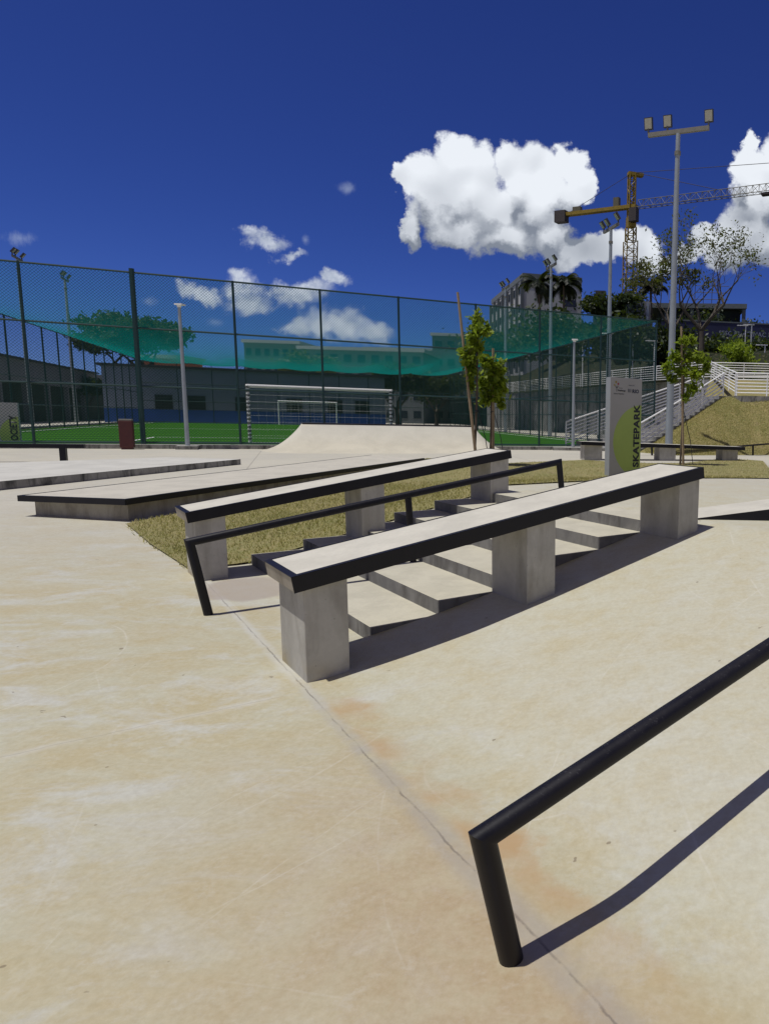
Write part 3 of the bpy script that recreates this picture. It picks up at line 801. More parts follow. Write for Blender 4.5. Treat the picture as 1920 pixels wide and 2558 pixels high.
def flood(b, h, az, label, r0=.155, r1=.085, arm=2.2, tilt=0., mat='galv', det=True):
    b = Vector(b); e = empty('floodlight_mast', b, label, 'floodlight', 'floodlight masts round the pitch')
    mb = MB(); mb.tube([b, b+Vector((0, 0, h))], [r0, r1], 16); mb.build('pole', M[mat], e, smooth=True)
    mb = MB(); mb.tube([b+Vector((0, 0, h-.75)), b+Vector((0, 0, h-.62))], r1+.035, 14); mb.build('collar', M['lampgrey'], e)
    ax = Vector((math.cos(az), math.sin(az), 0)); ay = Vector((-ax.y, ax.x, 0)); t = b+Vector((0, 0, h))
    mb = MB(); mb.box(t-ax*arm*.5-ay*.06, ax*arm, ay*.12, Vector((0, 0, .15))); mb.build('crossarm', M['lampgrey'], e)
    for f_ in (-.5, -.18, .49):
        c = t+ax*arm*f_+Vector((0, 0, .15))
        lt = empty_part('floodlight', c, e)
        fw = (-ay*math.cos(tilt)-Vector((0, 0, 1))*math.sin(tilt)); upv = ax.cross(fw); upv = -upv if upv.z < 0 else upv
        c2 = c+Vector((0, 0, .12))
        mb = MB(); mb.box(c2-ax*.16-fw*.0, ax*.32, -fw*.12, upv*.42); mb.box(c-ax*.03-ay*.03, ax*.06, ay*.06, Vector((0, 0, .16))); mb.build('housing', M['lampdark'], lt)
        mb = MB(); mb.box(c2-ax*.135+fw*.002+upv*.03, ax*.27, fw*.006, upv*.36); mb.build('lens', M['lens'], lt)
    return e
def empty_part(name, loc, parent):
    o = bpy.data.objects.new(name, None); col.objects.link(o); o.parent = parent
    inv = (Matrix.Translation(parent_world(parent)) @ Matrix.Rotation(parent_rz(parent), 4, 'Z')).inverted()
    o.location = inv @ Vector(loc); o.empty_display_size = .1; return o
flood((1.42, 27.2, .1), 12.0, R(-20), 'tallest and nearest floodlight mast, three square lamps, at the foot of the bank', arm=2.35, tilt=R(12))
flood((-1.50, 40.4, .2), 11.9, R(-64), 'floodlight mast in front of the crane, beyond the right side fence', tilt=R(38), arm=2.0)
flood((-6.06, 50.5, .2), 11.9, R(-64), 'floodlight mast in front of the two palms', tilt=R(38), arm=2.0)
flood((-10.85, 59.0, .2), 11.9, R(-64), 'farthest floodlight mast, faint before the apartment block', tilt=R(38), arm=2.0)
flood((-45.9, 52.9, .2), 12.1, R(116), 'floodlight mast near the left edge, standing by the grey hall', tilt=R(38), arm=2.0)
flood((-49.0, 61.0, .2), 12.1, R(116), 'floodlight mast rising left of the broad dark tree', tilt=R(38), arm=2.0)

# litter bin
b = F(-5.05, -.55, .2); rz = math.pi/2-PSI
e = empty('litter_bin', b, 'dark red litter bin standing at the pitch fence', 'bin')
mb = MB(); mb.cbox(b+Vector((0, 0, .06)), .37, .28, .86, rz); mb.build('body', M['binred'], e, bevel=.02)
mb = MB(); mb.cbox(b+Vector((0, 0, .922)), .35, .26, .05, rz); mb.build('lid', M['lampgrey'], e, bevel=.01)
mb = MB(); mb.cbox(b, .30, .22, .06, rz); mb.build('plinth', M['binred'], e)

# ------------------------------------------------------------------ text
def text_mesh(body, size, mat, parent, origin, xdir, ydir, name='lettering', bold=.0, align='LEFT', length=None):
    cu = bpy.data.curves.new(name, 'FONT'); cu.body = body; cu.size = size; cu.offset = bold; cu.align_x = align
    cu.space_character = 1.06; cu.resolution_u = 3
    tmp = bpy.data.objects.new('tmp', cu); col.objects.link(tmp)
    dg = bpy.context.evaluated_depsgraph_get(); dg.update()
    me = bpy.data.meshes.new_from_object(tmp.evaluated_get(dg))
    bpy.data.objects.remove(tmp, do_unlink=True)
    xd = Vector(xdir).normalized(); yd = Vector(ydir).normalized()
    inv = (Matrix.Translation(parent_world(parent)) @ Matrix.Rotation(parent_rz(parent), 4, 'Z')).inverted()
    if length:
        w_ = max(v.co.x for v in me.vertices)-min(v.co.x for v in me.vertices)
        for v in me.vertices: v.co.x *= length/w_
    for v in me.vertices: v.co = inv @ (Vector(origin)+xd*v.co.x+yd*v.co.y)
    me.materials.clear(); me.materials.append(mat); me.name = name
    o = bpy.data.objects.new(name, me); col.objects.link(o); o.parent = parent; return o

# skatepark sign
def sign(b, ang, wid, h, th, label, word, skate):
    b = Vector(b); X = Vector((math.cos(ang), math.sin(ang), 0)); fn = Vector((X.y, -X.x, 0))  # front normal
    Z = Vector((0, 0, 1))
    e = empty('totem_sign', b, label, 'sign')
    mb = MB(); mb.box(b, X*wid, -fn*th, Z*h); mb.build('panel', M['signside'], e)
    f0 = b+fn*.003
    # face plate with printed disc clipped by the plate
    mb = MB(); mb.box(b+fn*.0005+X*.004+Z*.004, X*(wid-.008), fn*.003, Z*(h-.008)); mb.build('face_plate', M['signgrey'], e)
    cx, cz, rx = wid*1.02, h*(.375 if skate else .35), h*.365
    pts = []
    for i in range(65):
        a = math.pi/2+math.pi*i/64
        x = cx+rx*math.cos(a)*.78*(wid/1.0)*1.25; z = cz+rx*math.sin(a)
        pts.append((min(x, wid-.006), z))
    poly = [p for p in pts if True]
    vs = [f0+fn*.002+X*x+Z*z for x, z in poly]
    inv = Vector(e.location)
    mesh_obj('printed_disc', [v-inv for v in vs], [tuple(range(len(vs)))], M['signgreen'], e)
    sx = wid*.935
    text_mesh(word, .255 if skate else .25, M['ink'], e, f0+fn*.004+X*sx+Z*(.30 if skate else .24), Z, -X, bold=.012, length=1.62 if skate else .92)
    if skate:
        text_mesh('RIO', .125, M['inkblue'], e, f0+fn*.004+X*(wid*.68)+Z*(h*.858), X, Z, bold=.006)
        text_mesh('PREFEITURA', .034, M['inkblue'], e, f0+fn*.004+X*(wid*.56)+Z*(h*.925), X, Z)
        text_mesh('Parque', .04, M['ink'], e, f0+fn*.004+X*(wid*.25)+Z*(h*.895), X, Z)
        text_mesh('Realengo', .062, M['ink'], e, f0+fn*.004+X*(wid*.23)+Z*(h*.868), X, Z, bold=.002)
        text_mesh('Susana Naspolini', .044, M['ink'], e, f0+fn*.004+X*(wid*.10)+Z*(h*.838), X, Z, bold=.001)
        mb = MB()   # sprig emblem
        mb.box(f0+fn*.003+X*.185+Z*(h*.862), X*.014, fn*.001, Z*.15)
        for sgn in (-1, 1):
            p0 = f0+fn*.003+X*.19+Z*(h*.892); mb.box(p0, X*sgn*.055+Z*.065, fn*.001, Z*.016)
        mb.build('emblem_stem', M['ink'], e)
        mb = MB()
        def disc(cx_, cz_, r): 
            vs = [f0+fn*.0055+X*(cx_+r*math.cos(i*math.pi/6))+Z*(cz_+r*math.sin(i*math.pi/6)) for i in range(12)]; mb.add(vs, [tuple(range(12))])
        disc(.235, h*.938, .028); mb.build('emblem_flower', M['inkred'], e)
        mb = MB(); disc(.165, h*.955, .03); disc(.12, h*.925, .022); mb.build('emblem_buds', M['inkyel'], e)
        mb = MB()
        for i in range(3): mb.box(f0+fn*.003+X*(wid*(.545+.04*i))+Z*(h*.862), X*.018, fn*.001, Z*.085)
        mb.build('crest', M['inkblue'], e)
    return e
sign((-.585, 17.36, .0), R(38), 1.0, 2.56, .19, 'tall grey totem sign reading SKATEPARK over a lime green disc', 'SKATEPARK', True)
sign((-20.72, 22.0, .05), R(24), .95, 1.56, .12, 'grey and lime totem sign reading SOCIETY at the left edge', 'SOCIETY', False)

# ------------------------------------------------------------------ grassy bank, stairs, terraces
R0, R1, L0, L1 = Vector((.3, 28.6, 0)), Vector((4.3, 33.2, 0)), Vector((-2.8, 29.6, 0)), Vector((3.6, 36.0, 0))
def bank(x, y):
    yf = 26.2+.55*min(x, 5.5)
    a = (y-yf)/max(.5, 32.8-.18*max(0, x-5)-yf)
    v = (.656*(x-.3)+.754*(y-28.6))/6.1
    k_ = max(-.06, min(1, min(a, v+.02 if x < 6 else a)))
    return .17+2.52*k_
bp = [(.3, 26.3), (3, 27.6), (5.5, 29.1), (9, 29.1), (14, 29.1), (30, 29.1), (30, 46), (5, 46), (3.6, 36.0), (4.3, 33.2), (.3, 28.6), (-.3, 28.0)]
def bankz(x, y):
    z = bank(x, y)
    if y > 36: z = max(z, 2.69+(min(y, 45.4)-36)*.17)
    return z
o = sheet('grass_bank', [Vector((x, y, 0)) for x, y in bp], .5, bankz, M['hillg'], 0); tag(o, kind='structure')
bl = []
while len(bl) < 40000:
    x = rnd.uniform(.5, 9); y = rnd.uniform(26.8, 33)
    if inpoly(x, y, [Vector((a, b, 0)) for a, b in bp]): bl.append((x, y))
tag(blades('bank_grass', bl, .02, .07, .012, M['blade'], bankz), 'dry olive grass on the steep bank below the white railings', 'grass', kind='stuff')
# public staircase
NS = 16; mb = MB()
for i in range(NS):
    f0 = i/NS; f1 = (i+1)/NS; z = .2+2.55*(i+1)/NS
    a = L0.lerp(L1, f0); b = R0.lerp(R1, f0); c = R0.lerp(R1, f1); d = L0.lerp(L1, f1)
    mb.prism([tuple(b.xy), tuple(c.xy), tuple(d.xy), tuple(a.xy)], -.1, z)
M['pstep'] = mat_conc('public stair concrete', (.33, .33, .33), (.25, .25, .25), (.08, .08, .08), .6, 1.5, top=(.5, .49, .45))
tag(mb.build('staircase', M['pstep'], base=(-2, 29.5, 0)), 'fanning concrete staircase climbing the bank between white railings', 'stairs')
mb = MB(); mb.prism([(-3.3, 28.6), (-.7, 28.9), (-.9, 29.4), (-2.75, 29.55), (-3.4, 29.5)], 0, .33)
tag(mb.build('stair_plinth', M['kerb'], base=(-2, 29, .1)), 'low concrete block at the foot of the public staircase', 'plinth')
mb = MB(); mb.prism([(4.35, 33.2), (5.0, 32.45), (30, 31.2), (30, 36.5), (3.65, 36.5), (3.65, 36.0)], 1.5, 2.76)
tag(mb.build('landing', M['kerb'], base=(6, 34, 2.7)), kind='structure')

def railing(pts, label, h=1.05, nb=7, sp=1.5, grp='white tube railings', post_r=.034, bar_r=.027):
    """pts: 3D base polyline"""
    pts = [Vector(p) for p in pts]
    e = empty('railing', pts[0], label, 'railing', grp)
    Z = Vector((0, 0, 1))
    for i in range(nb):
        z = h*(i+1)/nb
        mb = MB(); mb.tube([p+Z*z for p in pts], .036 if i == nb-1 else bar_r, 6); mb.build('top_rail' if i == nb-1 else 'bar', M['white'], e)
    for a, b in zip(pts[:-1], pts[1:]):
        n = max(1, round((b-a).length/sp))
        for i in range(n+(1 if b is pts[-1] else 0)):
            p = a.lerp(b, i/n); mb = MB(); mb.tube([p, p+Z*h], post_r, 6); mb.build('post', M['white'], e)
    return e
railing([(-2.85, 29.5, .33), (3.55, 36.0, 2.8)], 'white railing up the field side of the public staircase', sp=2.0)
railing([(.3, 28.7, .35), (2.0, 30.6, 1.35), (4.25, 33.25, 2.78)], 'white railing up the grassy side of the public staircase', nb=6, sp=2.)
railing([(4.75, 32.75, 2.76), (12, 32.0, 2.76)], 'white railing along the front of the landing above the grassy bank', sp=1.6)
railing([(5.0, 45.6, 4.3), (24, 45.2, 4.3)], 'white railing along the upper terrace behind the landing', sp=2.2)
railing([(5.0, 45.4, 4.3), (4.85, 33.0, 2.78)], 'white railing running down from the upper terrace to the landing corner', nb=7, sp=3)
railing([(5.0, 45.7, 4.3), tuple(F(22.9, 24, 4.3)), tuple(F(22.0, 62, 4.4))], 'long white railing along the crest of the grey retaining wall', h=1.15, sp=2.2)
# retaining wall
mb = MB()
a = Vector((5.0, 45.75, 0)); b = F(22.9, 24); c = F(22.0, 62)
for p, q in ((a, b), (b, c)):
    dv = (q-p).normalized(); nv = Vector((dv.y, -dv.x, 0))
    mb.box(Vector((p.x, p.y, -.1)), q-p, nv*.6, Vector((0, 0, 4.4)))
    L = (q-p).length
    for i in range(int(L/1.5)):   # buttress ribs
        s = p+dv*(i*1.5); mb.box(Vector((s.x, s.y, .0))-nv*.10, dv*.22, nv*.0995, Vector((0, 0, 4.1)))
dv = Vector((1, -.02, 0)); mb.box(Vector((5.6, 45.75, 2)), dv*22, Vector((0, .5, 0)), Vector((0, 0, 2.3)))
tag(mb.build('retaining_wall', M['wall'], base=(5, 45, 0)), 'long stained grey retaining wall behind the right side fence', 'wall')

# far hillside
vs = []; fs = []
ss = lines([(22.2, 40, 1.2), (40, 120, 6), (120, 300, 30)]); qq = lines([(4, 70, 2.5), (70, 400, 20)])
def hillz(s, q):
    p = F(s, q)
    h = 4.28+.5*max(0, min(s-26, p.y-51))
    h = min(h, max(4.28, min(1.5+.098*p.y, 11.+.02*(p.y-97))))
    return h+.4*math.sin(s*.5)*math.sin(q*.31)*min(1, max(0, (h-4.3)/2))
ok = {}
for s in ss:
    for q in qq:
        p = F(s, q); ok[len(vs)] = p.y > 45.9; vs.append((p.x, p.y, hillz(s, q)))
nq = len(qq)
for i in range(len(ss)-1):
    for j in range(nq-1):
        f_ = (i*nq+j+1, i*nq+j, (i+1)*nq+j, (i+1)*nq+j+1)
        if all(ok[k] for k in f_): fs.append(f_)
o = mesh_obj('hillside', vs, fs, M['farg'], smooth=True); tag(o, kind='structure')
bm = bmesh.new(); bm.from_mesh(o.data); bmesh.ops.recalc_face_normals(bm, faces=bm.faces)
if sum(f.normal.z for f in bm.faces) < 0: bmesh.ops.reverse_faces(bm, faces=bm.faces)
bm.to_mesh(o.data); bm.free()

# ------------------------------------------------------------------ vegetation
def leaf_mesh(name, centers, sizes, mat, parent, seed=1, flat=.6, aspect=.5):
    """centers Nx3 world; each leaf is a pointed quad"""
    r = np.random.RandomState(seed); n = len(centers)
    c = np.array(centers)-np.array(parent_world(parent)); s = np.array(sizes)[:, None]
    a = r.randn(n, 3); a /= np.linalg.norm(a, axis=1)[:, None]
    b = r.randn(n, 3); b[:, 2] *= flat; b -= a*(a*b).sum(1)[:, None]; b /= np.linalg.norm(b, axis=1)[:, None]
    v = np.stack([c-a*s, c+b*s*aspect, c+a*s, c-b*s*aspect], 1).reshape(-1, 3)
    me = bpy.data.meshes.new(name); me.vertices.add(4*n); me.vertices.foreach_set('co', v.ravel())
    me.loops.add(4*n); me.loops.foreach_set('vertex_index', np.arange(4*n)); me.polygons.add(n)
    me.polygons.foreach_set('loop_start', np.arange(n)*4); me.polygons.foreach_set('loop_total', np.full(n, 4))
    me.materials.append(mat); me.update()
    o = bpy.data.objects.new(name, me); col.objects.link(o); o.parent = parent; return o
def grow(mb, p, d, L, r, depth, rg, tips, spread=.6, up=.15, keep=.72, nch=(2, 3), thin=.62, mid=None):
    pts = [p]; rs = [r]; dd = d.normalized()
    for i in range(3):
        dd = (dd+Vector((rg.uniform(-1, 1), rg.uniform(-1, 1), rg.uniform(-.6, .9)))*.16).normalized()
        pts.append(pts[-1]+dd*L/3); rs.append(r*(1-.3*(i+1)/3))
        if mid is not None and depth <= 1: mid.append(pts[-1])
    mb.tube(pts, rs, 7 if r > .05 else 4, cap=False)
    if depth == 0: tips.append(pts[-1]); return
    for _ in range(rg.randint(*nch)):
        v = Vector((rg.uniform(-1, 1), rg.uniform(-1, 1), rg.uniform(-.35, .8))).normalized()
        nd = (dd*(1-spread)+v*spread+Vector((0, 0, up))).normalized()
        grow(mb, pts[-1], nd, L*keep*rg.uniform(.8, 1.15), rs[-1]*thin, depth-1, rg, tips, spread, up, keep, nch, thin, mid)
def tree(base, label, H, seed, first, L, r, depth, leafn, leafs, clump, matl, matb='bark', group=None, spread=.6, up=.15, nch=(2, 3), flatc=.5, name='tree', extra=None, lean=(0, 0), keep=.72):
    b = Vector(base); rg = random.Random(seed)
    e = empty(name, b, label, 'tree', group)
    mb = MB(); tips = []; mids = []
    tp = b+Vector((lean[0], lean[1], first))
    mb.tube([b-Vector((0, 0, .3)), b.lerp(tp, .5)+Vector((rg.uniform(-.1, .1), 0, 0)), tp], [r*1.25, r*1.05, r], 9, cap=False)
    for i in range(rg.randint(3, 4)):
        a = 2*math.pi*i/3.5+rg.uniform(-.3, .3)
        grow(mb, tp, Vector((math.cos(a)*spread, math.sin(a)*spread, 1-spread*.6)), L, r*.6, depth, rg, tips, spread, up, keep, nch, .62, mids)
    mb.build('trunk', M[matb], e, smooth=True)
    nr = np.random.RandomState(seed); cs = []; sz = []
    src = tips+mids
    for p in (src if extra is None else src+extra):
        k_ = max(1, int(leafn/len(src)*nr.uniform(.3, 1.7)))
        rr = clump*nr.uniform(.6, 1.25)
        q = nr.randn(k_, 3)*np.array([rr, rr, rr*flatc])*.6+np.array(p)
        cs += list(q); sz += list(leafs*nr.uniform(.6, 1.3, k_))
    leaf_mesh('crown', cs, sz, M[matl], e, seed)
    return e
def young(base, label, H, stakeh, stop, clumps, seed, stem_top, leafs=.115, n=600, wire=True):
    b = Vector(base); e = empty('young_tree', b, label, 'tree', 'staked young trees'); nr = np.random.RandomState(seed); rg = random.Random(seed)
    mb = MB(); st_ = Vector(stem_top); mb.tube([b-Vector((0, 0, .1)), b.lerp(b+st_, .5)+Vector((.03, 0, 0)), b+st_], [.035, .03, .012], 7)
    cs = []; sz = []
    for cx, cz, rx, rz_ in clumps:
        c = b+Vector((cx, rg.uniform(-.1, .1), cz))
        f_ = min(1, max(.2, (cz-rz_)/st_.z)); st0 = b+st_*f_
        mb.tube([st0, c], [.012, .006], 5)
        for _ in range(5):
            v = Vector((rg.uniform(-1, 1)*rx, rg.uniform(-1, 1)*rx, rg.uniform(-.4, 1)*rz_)); mb.tube([c, c+v*.85], [.006, .003], 4)
        rx *= .8; rz_ *= .85; k_ = int(n*rx*rz_/.1)
        q = nr.randn(k_, 3)*np.array([rx, rx*.9, rz_])*.45; q += np.array(c)
        keep_ = nr.rand(k_) > .25*(np.sin(q[:, 2]*13+q[:, 0]*17) > 0)
        cs += list(q[keep_]); sz += list(leafs*nr.uniform(.55, 1.15, keep_.sum()))
    mb.build('trunk', M['bark'], e, smooth=True)
    leaf_mesh('crown', cs, sz, M['leaf_young'], e, seed, aspect=.42)
    mb = MB(); s0 = b+Vector((.10, -.06, 0)); s1 = b+Vector(stop); mb.tube([s0-Vector((0, 0, .1)), s1], [.045, .035], 6); mb.build('stake', M['wood'], e)
    if wire:
        mb = MB(); mb.tube([b+Vector((.42, .1, 0)), b+Vector((.30, .05, .8)), b+Vector((.05, 0, 1.75))], .012, 5); mb.tube([b+Vector((.03, -.02, 1.5)), b+Vector((.12, -.05, 1.55))], .03, 5); mb.build('tie_cord', M['ink'], e)
# (cx, cz, rx, rz) relative to base
young((-4.42, 19.27, .12), 'tallest staked young tree, pole leaning left, in two leafy tiers', 4.7, 4.7, (-.42, 0, 4.72),
      [(.10, 3.95, .22, .34), (.26, 3.75, .28, .30), (-.02, 3.55, .22, .25), (-.14, 3.05, .30, .32), (-.06, 2.7, .22, .38), (-.10, 2.25, .13, .2), (.12, 3.3, .22, .2)], 5, (.12, 0, 4.2), n=350)
young((-4.10, 19.84, .13), 'shorter staked young tree with one rounded lime green crown, beside the quarter pipe end', 3.3, 3.4, (.10, 0, 3.30),
      [(0, 2.85, .22, .25), (.28, 2.75, .26, .28), (.1, 2.5, .40, .34), (-.15, 2.3, .26, .3), (.3, 2.2, .3, .3), (.05, 1.95, .38, .26), (-.12, 1.8, .22, .18), (.3, 1.72, .18, .16), (-.22, 2.95, .12, .18)], 8, (.05, 0, 3.0), n=350)
young((1.52, 21.9, .12), 'staked young tree with spreading crown right of the tall mast', 4.3, 4.4, (-.10, 0, 4.30),
      [(.0, 3.85, .22, .22), (.28, 3.9, .2, .16), (-.25, 3.35, .28, .26), (.15, 3.4, .30, .26), (.5, 3.35, .26, .22), (.75, 3.15, .16, .3), (-.5, 3.0, .24, .22), (.05, 2.95, .4, .22), (.45, 2.85, .3, .26), (-.35, 2.7, .2, .2), (.3, 2.4, .26, .26), (.1, 2.15, .16, .2)], 11, (.02, 0, 3.9), n=320)
# shrubs behind the third young tree
def shrub(base, label, rx, rz_, seed, mat, n=2500, leaf=.16, group='shrubs and low trees'):
    b = Vector(base); e = empty('shrub', b, label, 'shrub', group); nr = np.random.RandomState(seed); rg = random.Random(seed)
    mb = MB(); cs = []; sz = []
    for i in range(14):
        a = rg.uniform(0, 6.28); c = b+Vector((math.cos(a)*rx*rg.uniform(.1, .8), math.sin(a)*rx*rg.uniform(.1, .8), rz_*rg.uniform(.3, .95)))
        mb.tube([b, b.lerp(c, .5)+Vector((0, 0, rz_*.1)), c], [.05*rx, .03*rx, .01*rx], 5, cap=False)
        rr = rx*rg.uniform(.22, .45); k_ = n//14
        q = nr.randn(k_, 3)*np.array([rr, rr, rr*.75])*.7+np.array(c); q[:, 2] = np.maximum(q[:, 2], b.z+.05); cs += list(q); sz += list(leaf*nr.uniform(.5, 1.3, k_))
    mb.build('stems', M['bark'], e); leaf_mesh('foliage', cs, sz, M[mat], e, seed); return e
shrub((7.0, 48.8, 4.3), 'yellow green shrub just behind the upper terrace railing corner', 1.5, 2.4, 21, 'leaf_young', 2600, .16)

# big umbrella tree behind the pitch
tree((-52.4, 74, .0), 'broad dark umbrella shaped tree rising behind the netted pitch', 14, 12, 4.6, 2.6, .42, 4, 26000, .24, .72, 'leaf_dark', spread=.70, up=.12, flatc=.6, group='trees behind the pitch', keep=.78)
tree((-57.5, 73, .0), 'lower dark tree under the umbrella shaped one, at the hall end', 9, 13, 1.6, 1.3, .2, 3, 6000, .2, .8, 'leaf_dark', spread=.6, group='trees behind the pitch')
tree(tuple(F(9.5, 51, .2)), 'shady tree at the end of the white and blue building', 6, 23, 1.8, 1.9, .2, 3, 9000, .2, 1.0, 'leaf_dark', spread=.6, group='trees behind the pitch')
tree(tuple(F(14.0, 53, .2)), 'shady tree in the far corner of the pitch by the retaining wall', 6, 29, 1.6, 1.8, .2, 3, 8000, .2, .95, 'leaf_dark', spread=.6, group='trees behind the pitch')
tree((-42.0, 88, 0), 'small round tree among the far green tinted blocks', 9, 33, 3.2, 2.3, .25, 3, 6000, .28, 1.1, 'leaf_olive', spread=.55, group='trees behind the pitch')
# sparse tree on the hill, right
tree((5.6, 60.5, 6.6), 'sparse almost leafless tree with tangled bare limbs on the hill', 11, 46, 2.6, 3.0, .28, 5, 1700, .13, .40, 'leaf_olive', 'palebark', spread=.56, up=.16, flatc=.6, keep=.76, group='trees on the hill')
tree((3.1, 61.5, 6.6), 'thin brownish tree to the left of the sparse one, behind the tall mast', 9, 52, 2.6, 2.3, .2, 4, 2600, .15, .45, 'leaf_olive', 'palebark', spread=.52, up=.14, flatc=.6, keep=.74, group='trees on the hill')
tree((-2.6, 90, 11.), 'large dark mango like tree on the hilltop left of the crane tower', 10, 61, 1.6, 1.7, .3, 4, 22000, .26, 1.1, 'leaf_dark', spread=.64, up=.05, group='trees on the hill')
tree((-7.0, 92, 11.), 'dark hilltop tree under the two palms', 7, 67, .5, 1.0, .2, 3, 6000, .22, .9, 'leaf_dark', spread=.62, up=.05, group='trees on the hill')
tree((-12.8, 93, 10.), 'dark bushy tree before the apartment block, seen through the net', 7, 71, .5, .95, .2, 3, 9000, .2, .8, 'leaf_dark', spread=.62, up=.05, group='trees on the hill')
tree((.9, 92, 11.2), 'low dark tree at the base of the crane', 6, 73, .5, .85, .2, 3, 5000, .2, .8, 'leaf_dark', spread=.64, up=.0, group='trees on the hill')
for i, (x, y, z, rx, rz_, lab) in enumerate(((-15, 74, 7.6, 4, 1.6, 'dark undergrowth mound behind the far end of the retaining wall'), (-7.5, 66, 7., 4, 3.6, 'dark undergrowth mound behind the mast by the palms'), (-1.5, 62, 6.4, 3.5, 3.4, 'dark undergrowth mound behind the mast before the crane'), (9.0, 101, 11.5, 4.5, 4.6, 'rounded dark shrub mass along the top of the hoarding'), (14.6, 101, 11.5, 3.0, 4.4, 'rounded dark shrub at the right end of the hilltop hedge'), (2.5, 66, 7.3, 3.2, 2.2, 'dark shrub between the tall mast and the sparse tree'), (13, 72, 7.6, 4, 1.3, 'dark scrub below the navy hoarding'), (8.6, 70, 7.6, 3.2, 1.3, 'dark scrub to the right of the sparse tree trunk'), (20, 101, 11.6, 3., 3.4, 'pale olive shrub on the skyline at the right edge'))):
    shrub((x, y, z), lab, rx, rz_, 80+i, 'leaf_dark' if 'olive' not in lab else 'leaf_olive', 4500, .26)

def palm(base, h, r, label, seed, nf=20):
    b = Vector(base); rg = random.Random(seed); e = empty('palm_tree', b, label, 'palm', 'palms on the hill')
    mb = MB(); top = b+Vector((rg.uniform(-.2, .2), 0, h)); mb.tube([b-Vector((0, 0, .5)), b.lerp(top, .5)+Vector((.15, 0, 0)), top], [.28, .2, .17], 9); mb.build('trunk', M['bark'], e, smooth=True)
    mb = MB()
    for i in range(nf):
        a = 2.4*i+rg.uniform(-.2, .2); el = R(rg.uniform(-5, 75)); L = r*rg.uniform(.85, 1.15)
        p = Vector(top); pts = [p.copy()]
        for k_ in range(8):
            p = p+Vector((math.cos(a)*math.cos(el), math.sin(a)*math.cos(el), math.sin(el)))*L/8; el -= R(8+2*k_); pts.append(p.copy())
        mb.tube(pts, [.05]*4+[.03]*5, 4, cap=False)
        for k_ in range(1, 9):
            dv = (pts[k_]-pts[k_-1]).normalized(); sd = dv.cross(Vector((0, 0, 1))).normalized()
            for f_ in (0, .25, .5, .75):
                q = pts[k_-1].lerp(pts[k_], f_)
                for sg in (-1, 1):
                    l_ = r*.34*(1-abs(k_-4)/8); tipp = q+sd*sg*l_*.8+dv*l_*.35+Vector((0, 0, -l_*.55))
                    mb.add([q, q+dv*.22, tipp], [(0, 1, 2)])
    mb.build('crown', M['leaf_palm'], e)
palm((-14.9, 110, 11), 11.0, 3.6, 'left palm of the hilltop pair before the apartment block', 1)
palm((-11.4, 110, 11), 11.0, 3.6, 'right palm of the hilltop pair, its head against the white gable', 2)
palm((2.2, 104, 11), 9.8, 3.0, 'single dark palm to the right of the crane tower', 3)

# ------------------------------------------------------------------ buildings
def quadbox(mb, p, dv, L, dpt, z0, z1):
    dv = Vector(dv).normalized(); nv = Vector((-dv.y, dv.x, 0)); p = Vector(p)
    mb.box(Vector((p.x, p.y, z0)), dv*L, nv*dpt, Vector((0, 0, z1-z0)))
# white / blue building at far end
qw = 50.
e = empty('changing_block', F(-3, qw, .3), 'long low white building with blue base and dark barred windows behind the pitch', 'building')
mb = MB(); mb.box(F(-16, qw, 0), E_*24.2, M_*8, Vector((0, 0, 5.35))); mb.build('wall', M['bwall'], e)
mb = MB(); mb.box(F(-16.02, qw-.03, 0), E_*24.25, M_*.028, Vector((0, 0, 1.52))); mb.build('painted_base', M['bblue'], e)
mb = MB(); mb.box(F(-16.3, qw-.3, 5.35), E_*24.8, M_*8.6, Vector((0, 0, .22))); mb.build('roof', M['roof'], e)
for s0, s1 in ((-12.1, -10.7), (-9.5, -8.05), (-5.6, -4.65), (-1.13, .3), (2.63, 4.03), (5.25, 6.65)):
    wz0, wz1 = 1.55, 2.88
    fr_ = MB()
    for (a_, b_, c_, d_) in ((s0, s1, wz1-.06, wz1), (s0, s1, wz0, wz0+.06), (s0, s0+.06, wz0+.06, wz1-.06), (s1-.06, s1, wz0+.06, wz1-.06)):
        fr_.box(F(a_, qw-.06, c_), E_*(b_-a_), M_*.055, Vector((0, 0, d_-c_)))
    for i in range(1, 5): zz = wz0+(wz1-wz0)*i/5; fr_.box(F(s0+.061, qw-.055, zz), E_*(s1-s0-.122), M_*.02, Vector((0, 0, .03)))
    fo = fr_.build('window', M['lampdark'], e)
    mb = MB(); mb.box(F(s0+.061, qw-.03, wz0+.061), E_*(s1-s0-.122), M_*.02, Vector((0, 0, wz1-wz0-.122))); mb.build('pane', M['bdark'], fo)
# grey hall on the left
e = empty('sports_hall', F(-20, 20, .2), 'long grey hall with pale upper band and deep shaded ground floor at left', 'building')
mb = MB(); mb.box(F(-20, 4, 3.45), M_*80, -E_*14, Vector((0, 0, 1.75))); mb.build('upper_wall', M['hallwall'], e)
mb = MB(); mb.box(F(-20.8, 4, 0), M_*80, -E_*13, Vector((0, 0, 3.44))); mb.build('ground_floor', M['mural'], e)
mb = MB(); mb.box(F(-19.6, 3.6, 5.21), M_*63, -E_*7, Vector((0, 0, .12)));
a = F(-20, 3.6, 5.33); mb.add([a, a+M_*63, a+M_*63-E_*7+Vector((0, 0, 1.3)), a-E_*7+Vector((0, 0, 1.3))], [(0, 1, 2, 3)]); mb.build('roof', M['roof'], e)
for i in range(11):
    mb = MB(); mb.box(F(-20.05, 6+i*5.6, .1), M_*.35, -E_*.35, Vector((0, 0, 3.34))); mb.build('column', M['hallwall'], e)
